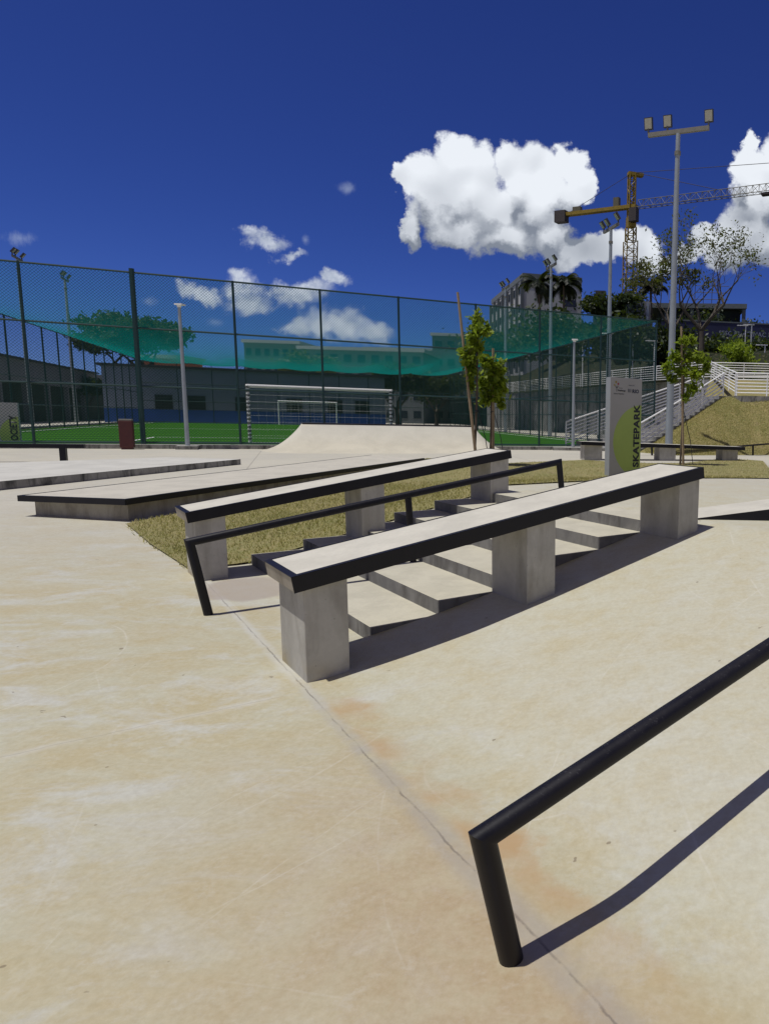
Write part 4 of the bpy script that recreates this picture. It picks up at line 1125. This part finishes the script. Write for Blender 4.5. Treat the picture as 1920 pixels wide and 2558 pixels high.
mb = MB(); mb.box(F(-13.6, 2, .15), M_*46, -E_*.3, Vector((0, 0, .25))); tag(mb.build('kerb_strip', M['kerb']), kind='structure')

def block(name, label, p, dv, L, dpt, z0, z1, floors, nwin, mat, group='distant apartment blocks', win_h=1.2, side=True, wfrac=.55):
    dv = Vector(dv).normalized(); nv = Vector((-dv.y, dv.x, 0)); p = Vector(p)
    e = empty(name, (p.x, p.y, z0), label, 'building', group)
    mb = MB(); mb.box(Vector((p.x, p.y, z0)), dv*L, nv*dpt, Vector((0, 0, z1-z0))); mb.build('wall', M[mat], e)
    mb = MB(); mb.box(Vector((p.x, p.y, z1))-dv*.3-nv*.3, dv*(L+.6), nv*(dpt+.6), Vector((0, 0, .5))); mb.build('roof', M['apt2'], e)
    fh = (z1-z0)/floors
    for f_ in range(floors):
        for w in range(nwin):
            s = L*(w+.5)/nwin-L/nwin*wfrac/2
            mb = MB(); mb.box(Vector((p.x, p.y, z0+fh*f_+fh*.35))+dv*s-nv*.06, dv*(L/nwin*wfrac), nv*.055, Vector((0, 0, win_h))); mb.build('window', M['glass'], e)
    return e
# hilltop block: long left face and white gable
P1 = Vector((-.1585*122, 122, 0)); P0 = Vector((-.2030*150, 150, 0)); P2 = Vector((-.0766*125, 125, 0))
e = empty('apartment_block', (P1.x, P1.y, 11), 'white hilltop apartment block with banded windows and blank gable behind the palms', 'building')
mb = MB(); back = P0+(P2-P1)
mb.prism([tuple(P1.xy), tuple(P2.xy), tuple(back.xy), tuple(P0.xy)], 8, 25.2); mb.build('wall', M['apt2'], e)
mb = MB(); q1 = P1; dv = (P0-P1).normalized(); nv = Vector((-dv.y, dv.x, 0)); 
for a_, b_ in ((P0, P1), (P1, P2)):
    d2 = (b_-a_).normalized(); n2 = Vector((d2.y, -d2.x, 0)); mb.box(Vector((a_.x, a_.y, 25.2))+n2*.15, b_-a_, -n2*.3, Vector((0, 0, .9)))
mb.build('parapet', M['apt'], e)
L = (P0-P1).length; n2 = Vector((dv.y, -dv.x, 0)); n2 = -n2 if n2.y > 0 or n2.x > 0 and False else n2
out = Vector((-dv.y, dv.x, 0)); out = out if out.x < 0 else -out
for f_ in range(5):
    z = 10.6+f_*3.1
    for w in range(7):
        p = P1+dv*(L*(w+.14)/7)+out*.02
        mb = MB(); mb.box(Vector((p.x, p.y, z)), dv*(L/7*.72), out*.06, Vector((0, 0, 1.35))); mb.build('window', M['glass'], e)
for w in range(8):
    p = P1+dv*(L*w/7)+out*.02
    mb = MB(); mb.box(Vector((p.x, p.y, 9.5))-dv*.15, dv*.3, out*.5, Vector((0, 0, 15.5))); mb.build('fin', M['apt'], e)
gd = (P2-P1).normalized(); go = Vector((gd.y, -gd.x, 0)); GL = (P2-P1).length
mb = MB(); mb.box(Vector((P1.x, P1.y, 21.0))+gd*GL*.70+go*.02, gd*GL*.20, go*.05, Vector((0, 0, 1.2))); mb.build('gable_window', M['glass'], e)
# green tinted far blocks beyond the pitch
block('apartment_block', 'flat roofed block left of centre seen through the green net', (-.556*120, 120, 0), (1, .1, 0), 9, 12, 0, 13.2, 4, 6, 'apt')
block('apartment_block', 'long pale block with ribbon windows at centre behind the net', (-.478*112, 112, 0), (1, .06, 0), 19.5, 12, 0, 11.6, 4, 9, 'apt')
block('apartment_block', 'low dark long block right of the ribbon windowed one', (-.385*140, 140, 0), (1, .0, 0), 22, 12, 0, 14.3, 4, 8, 'apt')
block('apartment_block', 'pale upper storey block behind the tallest young tree', (-.288*130, 130, 0), (1, .1, 0), 9, 12, 0, 16.2, 5, 4, 'apt')
block('small_house', 'small orange roofed house peeping over the white building', (-.700*98, 98, 0), (1, 0, 0), 4.5, 6, 0, 8.6, 2, 2, 'tile', win_h=.9)
# building site on hilltop
e = empty('unfinished_building', (.5, 108, 11), 'unfinished flat slab building with scaffold stubs behind the sparse tree', 'building')
mb = MB(); mb.box(Vector((.2, 108, 18.6)), Vector((16.5, -1.2, 0)), Vector((0, 14, 0)), Vector((0, 0, .7))); mb.build('roof_slab', M['apt'], e)
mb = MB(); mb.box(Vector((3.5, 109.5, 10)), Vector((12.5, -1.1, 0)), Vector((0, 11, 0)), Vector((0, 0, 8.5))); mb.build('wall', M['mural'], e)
for i in range(5):
    mb = MB(); mb.box(Vector((.5+i*3.9, 108.2-i*.28, 10)), Vector((.5, 0, 0)), Vector((0, .5, 0)), Vector((0, 0, 8.55))); mb.build('column', M['apt'], e)
mb = MB()
for x0, x1, y in ((-1.5, 1.6, 110), (9.0, 14.2, 109)):
    nx = int((x1-x0)/1.3)
    for i in range(nx+1): mb.tube([(x0+i*1.3, y, 19.4), (x0+i*1.3, y, 22.6)], .05, 4)
    for k_ in range(3): mb.tube([(x0, y, 20.2+k_*1.0), (x1, y, 20.2+k_*1.0)], .045, 4)
mb.build('scaffold', M['lampdark'], e)
for x, y, lab in ((-5.7, 113, 'dark boxy water tank on the skyline over the hilltop tree'), (-1.0, 113, 'dark boxy water tank beside the crane tower')):
    e = empty('water_tank', (x, y, 18), lab, 'water tank'); mb = MB(); mb.box(Vector((x-1.1, y, 8)), Vector((2.2, 0, 0)), Vector((0, 2.2, 0)), Vector((0, 0, 12.6))); mb.build('shaft', M['roof'], e); mb = MB(); mb.box(Vector((x-.8, y+.2, 20.6)), Vector((1.6, 0, 0)), Vector((0, 1.6, 0)), Vector((0, 0, 1.3))); mb.build('tank', M['roof'], e)
# hoarding
e = empty('hoarding', (9, 95, 12), 'long navy blue hoarding with pale lettering across the hill at right', 'hoarding')
mb = MB(); mb.box(Vector((3.4, 92, 10.8)), Vector((26, 4, 0)), Vector((-.03, .2, 0)), Vector((0, 0, 3.75))); mb.build('sheet', M['banner'], e)
mb = MB(); mb.box(Vector((3.4, 91.95, 14.56)), Vector((26, 4, 0)), Vector((0, .3, 0)), Vector((0, 0, .16))); mb.build('top_rail', M['apt'], e)
xd = Vector((26, 4, 0)).normalized()
text_mesh('SESC RJ + SENAC RJ', .82, M['bantext'], e, Vector((11.0, 93.08, 12.95)), xd, (0, 0, 1), bold=.01)
mb = MB()   # glazed pavilion pier left of the hoarding
mb.box(Vector((-1.2, 88, 8)), Vector((3.0, 0, 0)), Vector((0, 3, 0)), Vector((0, 0, 8.2)))
e = empty('stair_tower', (-1.2, 88, 8), 'grey ribbed stair tower below the building site, left of the tall mast', 'building'); mb.build('wall', M['hallwall'], e)
for i in range(5):
    mb = MB(); mb.box(Vector((-1.1+i*.6, 87.9, 8.2)), Vector((.3, 0, 0)), Vector((0, .095, 0)), Vector((0, 0, 7.8))); mb.build('slat', M['bwall'], e)

# park lamps on the hill
for i, (ax, az, Y, two, lab) in enumerate(((.1559, .1362, 62, 1, 'thin white park lamp, left of the pair on the upper terrace'), (.1643, .1375, 60, 1, 'thin white park lamp, right of the pair on the upper terrace'), (.1844, .1098, 58, 1, 'thin white park lamp nearest the right edge of the upper terrace'),
        (-.0345, .121, 58, 1, 'thin park lamp behind the fence, beside the mast before the crane'), (-.0740, .108, 62, 1, 'thin park lamp above the retaining wall, left of the SKATEPARK sign'), (.0278, .112, 56, 1, 'thin park lamp behind the fence corner'), (-.003, .118, 60, 1, 'thin park lamp over the SKATEPARK sign'))):
    x = ax*Y; v = Vector((x, Y, 0)); s = v.dot(E_); q = v.dot(M_)-27.71; zb = max(4.2, hillz(s, q))-.1; zt = 1.5+az*Y
    e = empty('park_lamp', (x, Y, zb), lab, 'street lamp', 'thin park lamps on the terrace')
    mb = MB(); mb.tube([(x, Y, zb-.3), (x, Y, zt)], .055, 6); mb.build('pole', M['white'], e)
    mb = MB(); mb.box(Vector((x-.75, Y-.1, zt)), Vector((.95, 0, 0)), Vector((0, .2, 0)), Vector((0, 0, .07))); mb.build('lamp_head', M['white'], e)

# ------------------------------------------------------------------ tower crane
def crane():
    X0, Y0 = -1.15, 120.; e = empty('tower_crane', (X0, Y0, 8), 'yellow tower crane with grey lattice jib standing over the building site', 'crane')
    def lattice(mb, a, b, w, n, wv, uv, rr=.07, tri=False):
        a = Vector(a); b = Vector(b)
        cs = [(-.5, -.5), (.5, -.5), (.5, .5), (-.5, .5)] if not tri else [(-.5, 0), (.5, 0), (0, 1)]
        pt = lambda f_, c: a.lerp(b, f_)+wv*w*c[0]+uv*w*c[1]
        for c in cs: mb.tube([pt(0, c), pt(1, c)], rr, 4)
        for i in range(n):
            for j in range(len(cs)):
                c, d = cs[j], cs[(j+1) % len(cs)]
                if i % 2: c, d = d, c
                mb.tube([pt(i/n, c), pt((i+1)/n, d)], rr*.6, 4, cap=False)
                mb.tube([pt(i/n, c), pt(i/n, d)], rr*.55, 4, cap=False)
    az = R(20); ux = Vector((math.cos(az), math.sin(az), 0)); uy = Vector((-ux.y, ux.x, 0))
    mb = MB(); lattice(mb, (X0, Y0, 9), (X0, Y0, 31.2), 1.85, 17, ux, uy, .1); mb.build('mast', M['crane'], e)
    mb = MB(); lattice(mb, (X0, Y0, 31.2), (X0, Y0, 33.4), 1.4, 2, ux, uy, .12); mb.box(Vector((X0, Y0, 33.4))-ux*.7-uy*.7, ux*1.4, uy*1.4, Vector((0, 0, 1.6))); mb.build('slewing_ring', M['crane'], e)
    mb = MB(); lattice(mb, (X0, Y0, 35), (X0, Y0, 42.0), 1.0, 6, ux, uy, .13); mb.box(Vector((X0, Y0, 41.6))-ux*.7-uy*.5, ux*2.6, uy*1., Vector((0, 0, .5))); mb.build('tower_head', M['crane'], e)
    jd = Vector((20.8, -9.6, 0)).normalized(); jn = Vector((-jd.y, jd.x, 0)); piv = Vector((X0, Y0, 36.4)); Z = Vector((0, 0, 1))
    mb = MB(); lattice(mb, piv+jd*1.2, piv+jd*46+Z*.2, 1.25, 44, jn, Z, .055, tri=True); mb.build('jib', M['cranegrey'], e)
    mb = MB(); mb.box(piv-jd*13-jn*.55, jd*14, jn*1.1, Z*.55); mb.build('counter_jib', M['crane'], e)
    mb = MB(); mb.box(piv-jd*14.4-jn*.8-Z*1.0, jd*2.1, jn*1.4, Z*1.9); mb.build('counterweight', M['cranedark'], e)
    mb = MB(); mb.box(piv-jd*11.0-jn*.4+Z*.6, jd*1.5, jn*.8, Z*.7); mb.build('winch', M['cranegrey'], e)
    mb = MB(); mb.box(piv-jd*3.2-jn*.4+Z*.6, jd*1.0, jn*.8, Z*1.4); mb.build('ballast_frame', M['cranegrey'], e)
    mb = MB(); mb.box(piv+jd*.3-jn*1.6-Z*2.4, jd*1.3, jn*1.2, Z*2.1); mb.build('cab', M['cranedark'], e)
    mb = MB(); tp = Vector((X0, Y0, 42.0))
    mb.tube([tp, piv-jd*12+Z*.5], .045, 4); mb.tube([tp+jd*.6, piv+jd*15+Z*1.3], .045, 4); mb.tube([tp+jd*.6, piv+jd*24+Z*4.2, piv+jd*38+Z*1.4], .045, 4); mb.build('stay_cable', M['cranedark'], e)
    mb = MB(); mb.box(piv+jd*22-jn*.6-Z*.35, jd*1.3, jn*1.2, Z*.3); mb.build('trolley', M['cranedark'], e)
crane()

# ------------------------------------------------------------------ sky, sun
sh = D*.28-N*.045
sun_az = math.atan2(-sh.x, -sh.y)      # clockwise from +Y
sun_el = math.atan2(1, sh.length)
w = bpy.data.worlds.new('World'); sc.world = w; w.use_nodes = True
nt = w.node_tree; k = NT(nt); nt.nodes.clear()
outw = k.n('ShaderNodeOutputWorld'); bg = k.n('ShaderNodeBackground'); k.link(bg.outputs[0], outw.inputs[0])
sky = k.n('ShaderNodeTexSky', sky_type='NISHITA'); sky.sun_disc = False; sky.sun_elevation = sun_el; sky.sun_rotation = sun_az
sky.altitude = 1500; sky.air_density = .75; sky.dust_density = .0; sky.ozone_density = 4.0
tc = k.n('ShaderNodeTexCoord'); gen = tc.outputs['Generated']
gx, gy, gz = k.sep(gen)
yy = k.math('MAXIMUM', gy, .02)
cv = k.n('ShaderNodeCombineXYZ'); k.link(k.math('DIVIDE', gx, yy), cv.inputs[0]); k.link(k.math('DIVIDE', gz, yy), cv.inputs[1])
pv = cv.outputs[0]
FX, CX, PI_, RO = 1719.1, 615.8, .1323, .0232
def a2(px, py):          # a direction in the sky as (X/Y, Z/Y)
    a = (px-960-CX)/FX; b = (py-1279)/FX
    u = a*math.cos(RO)+b*math.sin(RO); v = -a*math.sin(RO)+b*math.cos(RO)
    Y = math.cos(PI_)-v*math.sin(PI_); Z = -math.sin(PI_)-v*math.cos(PI_)
    return u/Y, Z/Y
def crop1(x, y, rx, ry=None): ry = ry or rx; return (900+x/1.627, 280+y/1.627, rx/1.627, ry/1.627)
def crop2(x, y, rx, ry=None): ry = ry or rx; return (x/1.627, 420+y/1.627, rx/1.627, ry/1.627)
big = [crop1(*q) for q in [(250, 270, 105, 110), (190, 300, 62, 80), (380, 200, 110), (330, 350, 160, 130), (200, 470, 45, 70), (490, 250, 110, 120), (640, 180, 85, 105), (720, 250, 130, 140), (840, 190, 78, 90), (885, 270, 58, 75), (800, 330, 110, 90), (560, 370, 170, 120), (420, 455, 190, 80), (600, 505, 200, 85), (720, 400, 130, 120), (790, 500, 120, 80), (870, 555, 140, 82), (1000, 570, 140, 78), (1130, 550, 95, 98), (1180, 610, 95, 62),
       (1597, 110, 42, 70), (1590, 200, 88, 85), (1650, 330, 120, 130), (1570, 430, 130, 110), (1650, 520, 130, 90), (1400, 500, 90, 70), (1330, 560, 100, 52), (1490, 550, 130, 85), (1700, 250, 90, 180)]]
small = [crop2(*q) for q in [(1060, 262, 105, 44), (1165, 325, 78, 26), (968, 445, 62, 48), (1000, 520, 120, 72), (830, 525, 88, 36), (1235, 500, 115, 60), (1355, 455, 62, 36), (1370, 630, 150, 58), (1520, 655, 110, 52), (1220, 640, 110, 26)]]
wisp = [crop2(*q) for q in [(85, 285, 90, 48), (600, 540, 70, 40), (1410, 82, 60, 32), (880, 625, 60, 30), (1300, 600, 160, 40), (1240, 290, 30, 40)]]
def make_group(name, blobs):
    g = bpy.data.node_groups.new(name, 'ShaderNodeTree')
    g.interface.new_socket('V', in_out='INPUT', socket_type='NodeSocketVector'); g.interface.new_socket('F', in_out='OUTPUT', socket_type='NodeSocketFloat')
    kk = NT(g); gi = g.nodes.new('NodeGroupInput'); go_ = g.nodes.new('NodeGroupOutput'); acc = None
    for px, py, rx, ry in blobs:
        ca, cb = a2(px, py); ia, ib = FX/rx, FX/ry
        v = kk.vmath('MULTIPLY_ADD', gi.outputs[0], (ia, ib, 0), (-ca*ia, -cb*ib, 0))
        l = kk.vmath('LENGTH', v)
        acc = l if acc is None else kk.math('SMOOTH_MIN', acc, l, .22)
    g.links.new(kk.math('SUBTRACT', 1.0, acc), go_.inputs[0]); return g
g1 = make_group('cumulus field', big); g2 = make_group('small cloud field', small); g3 = make_group('wisp field', wisp)
def inst(g, v):
    x = k.n('ShaderNodeGroup'); x.node_tree = g; k.link(v, x.inputs[0]); return x.outputs[0]
def shift(v, d): return k.vmath('ADD', v, d)
def noisec(v, sc_, det, rough=.55):
    x = k.n('ShaderNodeTexNoise'); k.link(v, x.inputs['Vector']); x.inputs['Scale'].default_value = sc_; x.inputs['Detail'].default_value = det; x.inputs['Roughness'].default_value = rough
    return x.outputs['Color']
def vor(v, sc_):
    x = k.n('ShaderNodeTexVoronoi'); x.feature = 'SMOOTH_F1'; k.link(v, x.inputs['Vector']); x.inputs['Scale'].default_value = sc_
    x.inputs['Smoothness'].default_value = .6
    return x.outputs['Distance']
# cauliflower texture: warped cells of three sizes plus fine noise
warp = k.vmath('MULTIPLY_ADD', k.vmath('SUBTRACT', noisec(pv, 14, 5, .6), (.5, .5, .5)), (.03, .03, 0), pv)
bwarp = k.vmath('MULTIPLY_ADD', k.vmath('SUBTRACT', noisec(pv, 10, 6, .62), (.5, .5, .5)), (.10, .10, 0), pv)
def tex(v):
    p1 = k.math('SUBTRACT', .5, vor(v, 30)); p2 = k.math('SUBTRACT', .5, vor(v, 75))
    return k.math('ADD', k.math('ADD', k.math('MULTIPLY', p1, .40), k.math('MULTIPLY', p2, .22)), k.math('MULTIPLY', k.math('SUBTRACT', k.noise(v, 80, 5, .62), .5), .30))
t0_ = tex(warp); t1_ = tex(shift(warp, (-.003, .007, 0)))
b0 = inst(g1, bwarp); b2 = inst(g1, shift(bwarp, (0, .07, 0)))
f0 = k.math('ADD', k.math('ADD', k.math('MINIMUM', k.math('MULTIPLY', b0, 2.2), 1.0), k.math('MULTIPLY', k.math('SUBTRACT', t0_, .14), 1.3)), .02)
pvy = k.sep(pv)[1]
maskA = k.ramp(f0, -.05, k.math('MULTIPLY_ADD', k.ramp(pvy, .33, .21), .5, .15) if False else .55, smooth=True)
def texS(v): return k.math('ADD', k.math('MULTIPLY', vor(v, 11), -.75), k.math('MULTIPLY', vor(v, 25), -.36))
lit = k.math('MULTIPLY', k.math('SUBTRACT', texS(warp), texS(shift(warp, (-.008, .018, 0)))), 1.1)
under = k.ramp(k.math('SUBTRACT', b2, b0), .42, -.30)
val = k.math('ADD', k.math('ADD', k.math('MULTIPLY', under, .70), .25), lit)
val = k.math('ADD', val, k.math('MULTIPLY', k.math('SUBTRACT', noisec_f, .5), .55)) if False else k.math('ADD', val, k.math('MULTIPLY', k.math('SUBTRACT', k.noise(pv, 13, 4, .6), .5), .22))
val = k.math('ADD', val, k.math('MULTIPLY_ADD', k.ramp(pvy, .205, .36), .66, -.50))
val = k.math('MINIMUM', k.math('MAXIMUM', val, .10), 1.0)
cA = k.mix(val, (.15, .18, .24), (.84, .88, .94))
nB = k.noise(warp, 20, 6, .64); nB2 = k.noise(shift(warp, (0, .012, 0)), 20, 5, .64)
fs_ = k.math('ADD', k.math('ADD', inst(g2, bwarp), .16), k.math('MULTIPLY', k.math('SUBTRACT', nB, .5), 2.3))
maskB = k.math('MULTIPLY', k.ramp(fs_, .0, .85, smooth=True), .80)
cB = k.mix(k.math('ADD', .66, k.math('MULTIPLY', k.math('SUBTRACT', nB, nB2), 2.2), clamp=True), (.26, .32, .42), (.74, .79, .86))
fw_ = k.math('ADD', inst(g3, pv), k.math('MULTIPLY', k.math('SUBTRACT', k.noise(pv, 16, 6, .7, .4), .5), 2.6))
maskC = k.math('MULTIPLY', k.ramp(fw_, .2, 1.2, smooth=True), .34)
skyc = sky.outputs[0]
SKY = .09
hs = k.n('ShaderNodeHueSaturation'); k.link(skyc, hs.inputs['Color']); hs.inputs['Saturation'].default_value = 1.2; hs.inputs['Hue'].default_value = .515
skyc = k.mix(1.0, hs.outputs[0], k.mix(k.ramp(gz, .0, .42), (.36, .46, .76), (.56, .54, .80)), 'MULTIPLY')
inv_ = 1/SKY
def up_mul(c): return k.vmath('MULTIPLY', c, (inv_, inv_, inv_))
c = k.mix(maskC, skyc, up_mul(k.mix(0., (.50, .58, .72), (.5, .5, .5))))
c = k.mix(maskB, c, up_mul(cB))
c = k.mix(maskA, c, up_mul(cA))
k.link(c, bg.inputs[0]); bg.inputs[1].default_value = SKY
# the rest of the dome: unseen warm cloud fill, added to neutralise blue ambient light
bg_fill = k.n('ShaderNodeBackground'); bg_fill.inputs[1].default_value = SKY
fill_mask = k.ramp(k.noise(gen, 2.2, 4, .6), .44, .56, smooth=True)
k.link(k.mix(k.math('MULTIPLY', fill_mask, .6), skyc, up_mul(k.mix(0., (.32, .27, .22), (.5, .5, .5)))), bg_fill.inputs[0])
ratio = k.math('DIVIDE', gz, yy); rx_ = k.math('ABSOLUTE', k.math('DIVIDE', gx, yy))
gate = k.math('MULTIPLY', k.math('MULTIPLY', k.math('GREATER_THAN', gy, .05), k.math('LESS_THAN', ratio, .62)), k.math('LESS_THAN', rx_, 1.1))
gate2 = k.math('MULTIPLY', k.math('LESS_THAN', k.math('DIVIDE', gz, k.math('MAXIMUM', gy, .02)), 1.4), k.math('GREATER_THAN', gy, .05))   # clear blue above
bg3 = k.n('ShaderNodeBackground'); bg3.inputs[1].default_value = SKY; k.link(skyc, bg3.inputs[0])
m1 = k.n('ShaderNodeMixShader'); k.link(gate2, m1.inputs[0]); k.link(bg_fill.outputs[0], m1.inputs[1]); k.link(bg3.outputs[0], m1.inputs[2])
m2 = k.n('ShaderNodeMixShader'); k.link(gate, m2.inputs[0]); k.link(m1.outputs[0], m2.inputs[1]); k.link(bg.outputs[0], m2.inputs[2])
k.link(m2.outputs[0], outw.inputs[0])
w.cycles.sampling_method = 'NONE'

sd = bpy.data.lights.new('Sun', 'SUN'); sd.energy = 3.35; sd.angle = R(.5); sd.color = (1, .97, .915)
so = bpy.data.objects.new('Sun', sd); col.objects.link(so)
so.rotation_euler = Vector((sh.x, sh.y, -1)).to_track_quat('-Z', 'Y').to_euler()

# ------------------------------------------------------------------ camera
cd = bpy.data.cameras.new('Camera'); cam = bpy.data.objects.new('Camera', cd); col.objects.link(cam); sc.camera = cam
cd.sensor_fit = 'HORIZONTAL'; cd.sensor_width = 36; cd.lens = FX/1920*36; cd.shift_x = -CX/1920
cd.clip_start = .05; cd.clip_end = 3000
fwd = Vector((0, math.cos(PI_), -math.sin(PI_))); up0 = Vector((0, math.sin(PI_), math.cos(PI_))); rt0 = Vector((1, 0, 0))
rt = rt0*math.cos(RO)+up0*math.sin(RO); upc = up0*math.cos(RO)-rt0*math.sin(RO)
cam.matrix_world = Matrix(((rt.x, upc.x, -fwd.x, 0), (rt.y, upc.y, -fwd.y, 0), (rt.z, upc.z, -fwd.z, 1.5), (0, 0, 0, 1)))

sc.view_settings.view_transform = 'Standard'; sc.view_settings.look = 'None'; sc.view_settings.exposure = 0; sc.view_settings.gamma = 1
sc.cycles.max_bounces = 8; sc.cycles.transparent_max_bounces = 24; sc.cycles.diffuse_bounces = 3
sc.cycles.use_denoising = True
